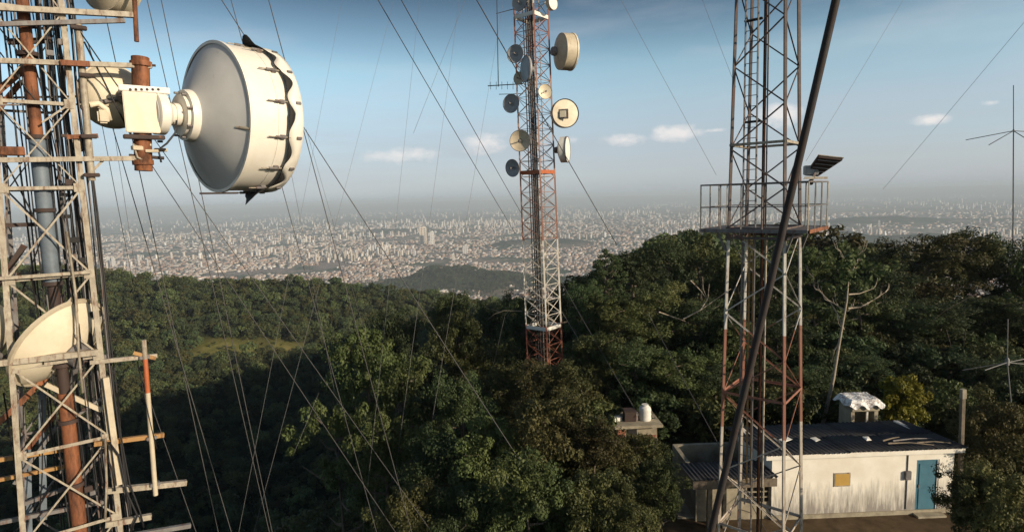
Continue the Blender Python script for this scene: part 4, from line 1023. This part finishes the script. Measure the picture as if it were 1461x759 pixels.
M['door'] = weathered('blue_door_paint', (.055, .17, .23), (.04, .12, .17), rust=(.16, .15, .13), rust_amt=.2, rough=.5, scale=3)
M['conduit'] = M['galv_dark']
M['sign'] = weathered('ochre_board', (.52, .33, .07), (.44, .26, .06), rust=(.30, .20, .08), rust_amt=.15, rough=.6)
M['brick'] = weathered('red_brick', (.34, .13, .075), (.24, .10, .06), rust=(.16, .08, .05), rust_amt=.3, rough=.9, scale=8)
M['wood'] = weathered('grey_wood', (.20, .16, .11), (.12, .095, .07), rust=(.08, .06, .045), rust_amt=.35, rough=.9)
h0 = onz(1100, 741, 0); h1 = onz(1357, 730, 0)
hu = (h1 - h0).normalized(); hv = Vector((-hu.y, hu.x, 0)); HL = (h1 - h0).length
ha = math.atan2(hu.y, hu.x); HD, HH = 3.1, 2.42
Hp = lambda u, v, z: h0 + hu * u + hv * v + UP * z
hut = thing('hut', Hp(HL / 2, 0, 0), 'low white hut with wall stained and darkened low down as shade, blue door and corrugated roof', 'building')
def hbox(name, u0, u1, v0, v1, z0, z1, mat, parent=None, bev=0): 
    return box(name, Hp((u0 + u1) / 2, (v0 + v1) / 2, (z0 + z1) / 2), (abs(u1 - u0), abs(v1 - v0), z1 - z0), mat, parent or hut, rz=ha, bev=bev)
DU0, DU1, DZ = HL * .795, HL * .92, 2.06
hbox('wall', 0, DU0, 0, .18, -.3, HH, M['plaster']); hbox('wall', DU1, HL, 0, .18, -.3, HH, M['plaster']); hbox('wall', DU0, DU1, 0, .18, DZ, HH, M['plaster'])
hbox('wall', 0, .18, .18, HD, -.3, HH - .1, M['plaster']); hbox('wall', HL - .18, HL, .18, HD, -.3, HH - .1, M['plaster']); hbox('wall', .18, HL - .18, HD - .18, HD, -.3, HH - .3, M['plaster'])
dr = hbox('door', DU0 + .05, DU1 - .05, .05, .09, .02, DZ - .05, M['door'])
def sub(name, parent_, *a, **k): return hbox(name, *a, parent=parent_, **k)
sub('door_panel', dr, DU0 + .13, DU1 - .13, .035, .05, .15, .95, M['door'], bev=.01); sub('door_panel', dr, DU0 + .13, DU1 - .13, .035, .05, 1.08, 1.9, M['door'], bev=.01)
sub('handle', dr, DU0 + .10, DU0 + .13, .0, .05, .98, 1.1, M['galv_dark'])
hbox('door_frame', DU0, DU0 + .05, .02, .12, 0, DZ, M['door']); hbox('door_frame', DU1 - .05, DU1, .02, .12, 0, DZ, M['white']); hbox('door_frame', DU0, DU1, .022, .118, DZ - .05, DZ - .002, M['door'])
hbox('door_step', DU0 - .1, DU1 + .1, -.35, -.003, -.2, .07, M['cement'])
sg = hbox('wall_board', HL * .345, HL * .425, -.03, -.003, 1.22, 1.66, M['sign']); hbox('board_frame', HL * .34, HL * .43, -.022, -.006, 1.18, 1.70, M['galv'])
bar('conduit', Hp(DU0 - .35, -.02, .2), Hp(DU0 - .35, -.02, HH - .1), .018, M['galv_dark'], hut)
hbox('meter_box', DU0 - .46, DU0 - .24, -.10, -.004, 1.35, 1.68, M['galv_dark'], bev=.015)
for zz in (.35, 1.05, 1.75): sub('hinge', dr, DU1 - .075, DU1 - .03, .02, .05, zz, zz + .12, M['rust_dark'])
hbox('plinth', 0.0, HL, -.05, -.004, -.3, .16, M['cement'])
# corrugated sheets, one by one, sloping to the back
def sheet(name, P0, ux, vx, wu, lv_, parent, mat, waves, amp=.026, n=None, thick=.008):
    V_ = []; Q_ = []; n = n or waves * 6
    nor = ux.cross(vx).normalized()
    for i in range(n + 1):
        t = i / n; z = amp * math.cos(2 * math.pi * waves * t)
        for s2 in (0, .5, 1): V_.append(P0 + ux * wu * t + vx * lv_ * s2 + nor * z - wbase(parent))
    for i in range(n):
        for k in range(2): a = i * 3 + k; Q_.append((a, a + 3, a + 4, a + 1))
    me = bpy.data.meshes.new(name); me.from_pydata([tuple(v) for v in V_], [], Q_); me.materials.append(mat)
    for p in me.polygons: p.use_smooth = True
    o = link(name, me, parent); md = o.modifiers.new('thick', 'SOLIDIFY'); md.thickness = thick
    return o
r_ = random.Random(9)
rv = (hv * 3.55 - UP * .34).normalized(); ns = 7; u0s = -.45; wS = (HL + .45 + .28) / ns
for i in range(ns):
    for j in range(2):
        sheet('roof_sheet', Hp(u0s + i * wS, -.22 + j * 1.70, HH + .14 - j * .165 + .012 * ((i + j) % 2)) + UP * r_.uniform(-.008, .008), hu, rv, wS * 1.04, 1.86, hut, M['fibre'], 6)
hbox('eave_board', -.3, HL + .24, -.19, -.12, HH - .06, HH + .105, M['plaster'])
for i in range(5): hbox('rafter', i * HL / 4.2 + .1, i * HL / 4.2 + .18, -.115, -.004, HH - .06, HH + .06, M['wood'])
for u, v, a, w, mt in ((1.05, 1.2, .5, .5, 'white'), (2.2, 1.15, .2, .25, 'white'), (4.1, 1.0, .1, .2, 'white'), (5.2, .3, -.3, 1.5, 'wood'), (5.6, .55, .15, 1.6, 'galv_dark'), (6.1, .25, -.12, 1.2, 'wood'), (4.9, .6, .4, .9, 'wood')):
    db = thing('roof_scrap' if mt == 'white' else 'fallen_branch', Hp(u, v, HH + .2 - v * .09), ('pale scrap lying on the corrugated roof at %s' % ('its left end' if u < 1.5 else 'the middle, left one' if u < 3 else 'the middle, right one') if mt == 'white' else {5.2: 'weathered branch on the roof edge left of the blue door', 5.6: 'longest grey branch on the roof above the blue door', 6.1: 'weathered branch on the roof edge at its right end', 4.9: 'short branch farthest left in the pile on the roof'}[u]), 'scrap' if mt == 'white' else 'branch', 'scraps on the hut roof')
    if mt == 'white': box('scrap', Hp(u, v, HH + .19 - v * .09), (w, .22, .035), M[mt], db, rz=ha + a, jit=.03, seed=int(u * 10))
    else: polytube('branch', [Hp(u - w / 2, v, HH + .21 - v * .09), Hp(u, v + a * .3, HH + .25 - v * .09), Hp(u + w / 2, v + a, HH + .19 - (v + a) * .09)], [.03, .025, .012], M[mt], db, 6)
# covered tank box standing behind the roof
tb = thing('tank_box', Hp(2.85, 3.35, 1.9), 'small masonry tank box with crumpled white cover above the hut roof', 'tank')
c0 = at(1225, 575, 25.6); tw = lambda dx, dy, dz: c0 + hu * dx + hv * dy + UP * dz
for dx in (-.52, .52): box('pier', tw(dx, 0, -.42), (.2, .9, 1.3), M['cement'], tb, rz=ha, bev=.02)
box('back_wall', tw(0, .4, -.42), (.84, .1, 1.3), M['cement'], tb, rz=ha); box('lintel', tw(0, -.05, .0), (1.24, 1.0, .36), M['cement'], tb, rz=ha, bev=.02); box('prop', tw(.2, -.3, -.5), (.08, .08, .9), M['white'], tb, rz=ha)
V_ = []; Q_ = []; nn = 22
for i in range(nn + 1):
    for j in range(nn + 1):
        u = (i / nn - .5) * 2.0; v = (j / nn - .5) * 1.5; ed_ = max(abs(u) / .85, abs(v) / .62)
        z = .27 + .022 * math.sin(7 * u + 3 * v) * math.sin(6 * v - u) + .010 * r_.uniform(-1, 1) - max(0, ed_ - .92) * (1.0 + .3 * math.sin(9 * u + 7 * v))
        V_.append(tuple(tw(u * .80, v * .90, z + .06) - wbase(tb)))
for i in range(nn):
    for j in range(nn): a = i * (nn + 1) + j; Q_.append((a, a + nn + 1, a + nn + 2, a + 1))
me = bpy.data.meshes.new('cover'); me.from_pydata(V_, [], Q_)
def coverf(nt, b):
    n1 = noise(nt, 4.5, 3, .5); nt.links.new(ramp(nt, n1, [(.40, (.80, .80, .78)), (.50, (.74, .72, .68)), (.56, (.26, .19, .17)), (.62, (.78, .78, .76))]), b.inputs['Base Color']); b.inputs['Roughness'].default_value = .5
me.materials.append(material('printed_cover', coverf)); oo = link('cover', me, tb); oo.modifiers.new('thick', 'SOLIDIFY').thickness = .015
# post at the right corner of the roof
ps = thing('wooden_post', Hp(HL + .42, .15, -.1), 'weathered wooden post beside the right end of the hut roof', 'post')
bar('post', Hp(HL + .42, .15, -.2), at(1374, 556, Hp(HL + .42, .15, 0).y), .065, M['wood'], ps, 'box'); bar('post_cap', at(1374, 568, Hp(HL + .42, .15, 0).y), at(1374, 555, Hp(HL + .42, .15, 0).y), .08, M['cement'], ps, 'box')
# annex to the left: lower roof, dark doorway, grille window
an = thing('annex', Hp(-1.6, .6, 0), 'low shaded annex with flat roof, dark doorway and grille beside the hut', 'building')
AW = 2.75; AH = 1.72
def abox(name, u0, u1, v0, v1, z0, z1, mat, bev=0, parent=None): return hbox(name, u0, u1, v0, v1, z0, z1, mat, parent or an, bev)
abox('wall', -AW, -AW + .75, .1, .26, -.3, AH, M['cement']); abox('wall', -2.0, -.95, .1, .26, -.3, AH, M['cement']); abox('wall', -AW + .75, -2.0, .1, .26, AH - .14, AH, M['cement'])
abox('wall', -.95, -.02, .1, .26, -.3, .6, M['cement']); abox('wall', -.95, -.02, .1, .26, 1.5, AH, M['cement'])
abox('wall', -AW, -AW + .16, .26, 3.0, -.3, AH, M['cement']); abox('wall', -AW + .16, -.02, 2.84, 3.0, -.3, AH, M['cement'])
gw = abox('grille', -.95, -.02, .15, .19, .6, 1.5, M['black'])
for i in range(5): abox('grille_bar', -.93 + i * .22, -.89 + i * .22, .08, .15, .6, 1.5, M['cement'], parent=gw)
for i in range(5): abox('grille_bar', -.95, -.02, .085, .145, .61 + i * .21, .65 + i * .21, M['cement'], parent=gw)
abox('post', -AW + .25, -AW + .42, -.42, -.28, -.3, AH - .05, M['wood']); abox('post', -1.95, -1.82, -.42, -.28, -.3, AH - .05, M['wood'])
abox('roof_fascia', -AW - .35, -.1, -.62, -.56, AH - .12, AH + .16, M['wood'])
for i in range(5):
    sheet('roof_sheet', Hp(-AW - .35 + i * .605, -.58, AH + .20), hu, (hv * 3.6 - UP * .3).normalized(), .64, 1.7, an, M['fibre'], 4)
box('inside_floor', Hp(-2.6, 1.5, .03), (1.5, 2.4, .05), M['cement'], an, rz=ha)
# little brick shed in the bushes with a white tank
sp = at(908, 606, 27.0); sz = sp.z
sh = thing('brick_shed', (sp.x, sp.y, sz - 2.2), 'little brick shed half hidden in bushes with clutter on its slab roof', 'building')
sb = lambda n_, dx, dy, dz, s_, mt, **k: box(n_, sp + Vector((dx, dy, dz)), s_, M[mt], sh, **k)
sb('wall', 0, .7, -1.1, (1.9, 1.4, 2.1), 'cement', rz=.05); sb('roof_slab', 0, .6, .02, (2.3, 1.9, .14), 'cement', rz=.05, bev=.02); sb('door', -.72, -.03, -.55, (.34, .08, 1.0), 'brick', rz=.05); sb('window', -.2, -.03, -.45, (.42, .06, .6), 'black', rz=.05)
for i in range(8):
    for j in range(3): sb('brick', .15 + i * .105 - (j % 2) * .05, -.03, -.72 + j * .09, (.095, .05, .075), 'brick', rz=.05)
tk = thing('water_tank', sp + Vector((.5, .5, .1)), 'white ribbed tank on the slab roof of the brick shed', 'tank')
lathe('tank_body', [(0, 0), (.27, 0), (.29, .1), (.27, .2), (.29, .3), (.27, .4), (.29, .5), (.26, .62), (.16, .70), (.16, .76), (0, .76)], sp + Vector((.5, .4, .09)), UP, M['white'], tk, 20)
for k, (dx, dz, ss, mt, lb) in enumerate(((-.25, .35, (.55, .5, .5), 'rust_dark', 'dark crate left of the white tank on the brick shed'), (-.85, .16, (.42, .3, .16), 'white', 'flat white box at the left end of the brick shed roof'), (.05, .25, (.2, .25, .4), 'galv_dark', 'grey upright can between crate and white tank'))):
    q = thing('roof_crate', sp + Vector((dx, .4, .09)), lb, 'crate', 'clutter on the brick shed'); box('crate_body', sp + Vector((dx, .4, .09 + ss[2] / 2)), ss, M[mt], q, rz=.3 * k, bev=.02); box('crate_lid', sp + Vector((dx, .4, .1 + ss[2])), (ss[0] * 1.06, ss[1] * 1.06, .03), M[mt], q, rz=.3 * k, bev=.006)

# ------------------------------------------------------------------ bare trees, ground plane antennas
Yb = 29.0
tb0 = at(1176, 596, Yb); g_ = tz(tb0.x, tb0.y)
bt = thing('bare_tree', (tb0.x, tb0.y, g_), 'nearly bare pale tree with forked branches behind the hut roof', 'tree')
polytube('trunk', [Vector((tb0.x - .2, tb0.y, g_ - .3)), tb0, at(1189, 540, Yb), at(1199, 480, Yb), at(1208, 430, Yb), at(1212, 385, Yb)], [.115, .10, .08, .062, .045, .02], M['pale_bark'], bt, 9)
for br in ([(1204, 470), (1194, 446), (1184, 430), (1172, 418), (1162, 410), (1159, 390)], [(1209, 444), (1196, 437), (1182, 428), (1170, 416)], [(1210, 440), (1228, 438), (1246, 428), (1263, 417)], [(1211, 420), (1226, 419), (1245, 412)], [(1212, 392), (1206, 372), (1200, 360)], [(1212, 392), (1222, 376), (1226, 362)], [(1200, 484), (1190, 500), (1186, 520)]):
    polytube('branch', [at(px, py, Yb + .2 * k) for k, (px, py) in enumerate(br)], [.042 - .034 * k / (len(br) - 1) for k in range(len(br))], M['pale_bark'], bt, 7)
r_ = random.Random(31)
for sx_, sy_ in [(1204, 470), (1184, 430), (1172, 418), (1160, 395), (1196, 437), (1228, 438), (1246, 428), (1263, 417), (1245, 412), (1206, 372), (1222, 376), (1212, 385), (1226, 362), (1200, 360), (1170, 416), (1209, 444)] * 2:
    dx = (1 if sx_ > 1208 else -1) * r_.uniform(4, 17); dy = -r_.uniform(6, 22); yy = Yb + r_.uniform(-.3, .6)
    polytube('twig', [at(sx_, sy_, Yb + .3), at(sx_ + dx * .55, sy_ + dy * .35, yy), at(sx_ + dx * .8, sy_ + dy, yy + .2)], [.022, .014, .006], M['pale_bark'], bt, 5)
rng = np.random.RandomState(77)
cl = [(tuple(at(1212 + rng.normal() * 40, 385 + rng.normal() * 16, Yb + rng.normal() * .6) - bt.location), rng.uniform(.25, .5)) for k in range(34)]
Vv, Qv, tint = leaf_cloud(rng, cl, 22, .22); cmb = mesh_np('crown', Vv, Qv, False, M['leaf']); at_set(cmb, 'tint', 'FACE', tint); link('crown', cmb, bt)
def branches(label, Y, lines, r=.04, mat='pale_bark', name='dead_branch'):
    p = at(*lines[0][0], Y); q = thing(name, p, label, 'branch')
    for ln in lines: polytube('twig', [at(px, py, Y + .1 * k) for k, (px, py) in enumerate(ln)], [r * (1 - .75 * k / (len(ln) - 1)) for k in range(len(ln))], M[mat], q, 6)
branches('pale dead branches spreading left of the platform tower', 33, [[(975, 455), (1000, 442), (1020, 428), (1043, 412)], [(1000, 442), (1010, 425), (1012, 405)], [(985, 400), (1000, 415), (1010, 430)], [(1002, 395), (1003, 412), (1010, 428)], [(940, 445), (960, 452), (978, 458)]])
branches('single thin dead branch left of the central mast foot', 38, [[(745, 444), (720, 443), (705, 448), (694, 458)], [(726, 443), (719, 452)], [(712, 445), (700, 440)]], .022)
branches('straight dead pole leaning across the dark trees at right', 36, [[(1432, 392), (1400, 415), (1350, 442), (1312, 472)], [(1350, 470), (1356, 490), (1353, 520)], [(1378, 470), (1374, 500), (1376, 530)]], .022, 'bark')
def gp_antenna(Y, hub, top, arms, mast_to, mat, label, r=.02):
    h_ = at(*hub, Y); b = at(*mast_to, Y); zb_ = tz(b.x, b.y)
    q = thing('ground_plane_antenna', (b.x, b.y, zb_), label, 'antenna', 'ground plane antennas')
    bar('whip', h_, at(*top, Y), r * .8, M[mat], q); bar('mast', h_, Vector((b.x, b.y, zb_)), r * 1.1, M[mat], q)
    lathe('hub', [(0, -.1), (.08, -.1), (.08, .12), (.03, .2), (0, .2)], h_, UP, M[mat], q, 10)
    for (px, py), dy in arms: bar('radial', h_, at(px, py, Y + dy), r * .8, M[mat], q)
gp_antenna(66, (1446, 187), (1446, 122), [((1378, 200), 1.5), ((1411, 207), -3.5), ((1500, 190), .9), ((1475, 205), -3.0)], (1452, 400), 'cable', 'thin dark antenna with spread radials against the right sky', .05)
gp_antenna(23, (1437, 517), (1438, 455), [((1373, 528), .6), ((1405, 528), -1.2), ((1500, 523), .6), ((1462, 512), .3)], (1456, 640), 'pale_wire', 'pale antenna with spread radials in front of the dark right trees', .022)

# ------------------------------------------------------------------ guy wires
WIRES = [   # (top px,py,Y), (bottom px,py,Y), width px, label
 ((320, 0, 17), (789, 727, 17.5), 1.5, 'dark guy wire running from above the big dish down to the centre bushes'),
 ((331, 0, 16), (538, 759, 17), 1.3, 'guy wire passing behind the left rim of the big dish'),
 ((385, 0, 14), (588, 759, 16), 1.6, 'dark guy wire touching the right rim of the big dish'),
 ((542, 0, 22), (735, 333, 38), 1.5, 'left one of two parallel wires slanting to the central mast'),
 ((575, 0, 22), (744, 305, 38), 1.5, 'right one of two parallel wires slanting to the central mast'),
 ((683, 0, 20), (880, 349, 33), 1.9, 'thick guy wire crossing in front of the central mast'),
 ((802, 404, 39), (912, 594, 27), 1.4, 'guy wire from the central mast down to the brick shed'),
 ((802, 445, 39), (850, 524, 33), 1.0, 'short guy wire below the one to the brick shed'),
 ((925, 448, 30), (1036, 652, 22), 1.2, 'guy wire coming down to the annex roof'),
 ((150, 20, 13), (312, 759, 14), 1.5, 'wire leaving the left tower beside the mounting pipe, first to the valley'),
 ((125, 60, 13), (331, 759, 14), 1.5, 'wire leaving the left tower, second to the valley'),
 ((211, 0, 15), (385, 759, 16), 1.4, 'wire just left of the rusty mount pipe top, third to the valley'),
 ((231, 0, 15), (389, 759, 16), 1.4, 'wire just right of the rusty mount pipe top, fourth to the valley'),
 ((150, 135, 13.5), (610, 825, 17), 1.3, 'slanting wire from the round cream dish to the bottom centre'),
 ((200, 170, 13.5), (640, 790, 17), 1.3, 'slanting wire from below the big dish mount to the bottom centre'),
 ((140, 150, 14), (190, 405, 18), 1.1, 'short wire beside the left tower ending on the ridge, left one'),
 ((160, 170, 14), (200, 430, 18), .9, 'short wire beside the left tower ending on the ridge, right one'),
 ((196, 520, 12.5), (283, 766, 13), 1.2, 'wire hanging from the orange banded pole to the bottom frame edge'),
 ((598, 0, 36), (517, 759, 22), .75, 'faint wire leaning left in the sky, nearest the two parallel wires'),
 ((652, 20, 36), (552, 759, 23), .75, 'faint wire leaning left between the parallel wires and the mast'),
 ((712, 35, 38), (590, 752, 24), .75, 'faint wire leaning left just beside the central mast'),
 ((487, 0, 34), (345, 730, 20), .7, 'faintest leftmost wire leaning left in the sky right of the big dish'),
 ((561, 0, 36), (375, 705, 22), .7, 'faint steep wire leaning left, second right of the big dish'),
 ((640, 60, 38), (590, 190, 38), .6, 'very faint short wire high in the centre sky'),
 ((890, 5, 30), (1022, 250, 30), .75, 'faint wire in the sky left of the platform tower'),
 ((1003, 0, 26), (1050, 125, 20), .75, 'faint wire meeting the left leg of the platform tower'),
 ((1275, 20, 28), (1150, 230, 19), .75, 'faint wire in the sky right of the thick stay rod'),
 ((1461, 30, 40), (1260, 270, 52), .75, 'faint wire slanting down the right sky to the horizon'),
 ((721, 447, 40), (704, 520, 40), .7, 'short upright wire left of the central mast foot'),
 ((415, 245, 30), (470, 520, 34), .7, 'faint wire below the big dish crossing the ridge'),
 ((437, 185, 30), (520, 470, 34), .7, 'faint wire right of the big dish crossing the city'),
 ((455, 560, 20), (420, 645, 19), .7, 'short pale wire low over the dark valley'),
]
ENDS_HERE = {3, 4, 5, 6, 7, 23, 24, 25, 26, 27, 28, 31, 15, 16}
for i, ((ax, ay, aY), (bx_, by_, bY), wpx, lab) in enumerate(WIRES):
    a = at(ax, ay, aY); b = at(bx_, by_, bY); d = (b - a).normalized()
    if ay <= 60 and aY > 13.2: a = a - d * min(14, (38 - a.z) / max(.2, -d.z))      # goes on to its anchor above the frame
    if i not in ENDS_HERE:
        t = 0
        while b.z > tz(b.x, b.y) - .1 and t < 200: b = b + d * .6; t += 1
    Ym = (a.y + b.y) / 2; r = (wpx * .85 if wpx > 1 else wpx * .65) * .5 * min(aY, bY) / F
    pts = [a.lerp(b, k / 8) - UP * (.004 * (b - a).length * (1 - (2 * k / 8 - 1) ** 2)) for k in range(9)]
    o = polytube('guy_wire', pts, r, M['wire'] if wpx > 1 else M['pale_wire'], None, 5)
    tag(o, lab, 'wire', 'guy wires of the towers')

# ------------------------------------------------------------------ haze in the air over the plain
hz = box('haze', (0, 0, -232), (100000, 100000, 586), material('haze_air', lambda nt, b: None))
tag(hz, kind='stuff'); hm = hz.data.materials[0].node_tree
hm.nodes.remove(hm.nodes['Principled BSDF'])
pv = hm.nodes.new('ShaderNodeVolumePrincipled'); pv.inputs['Color'].default_value = (.78, .90, 1.0, 1); pv.inputs['Density'].default_value = 8.5e-5; pv.inputs['Anisotropy'].default_value = 0.0
hm.links.new(pv.outputs[0], hm.nodes['Material Output'].inputs['Volume'])
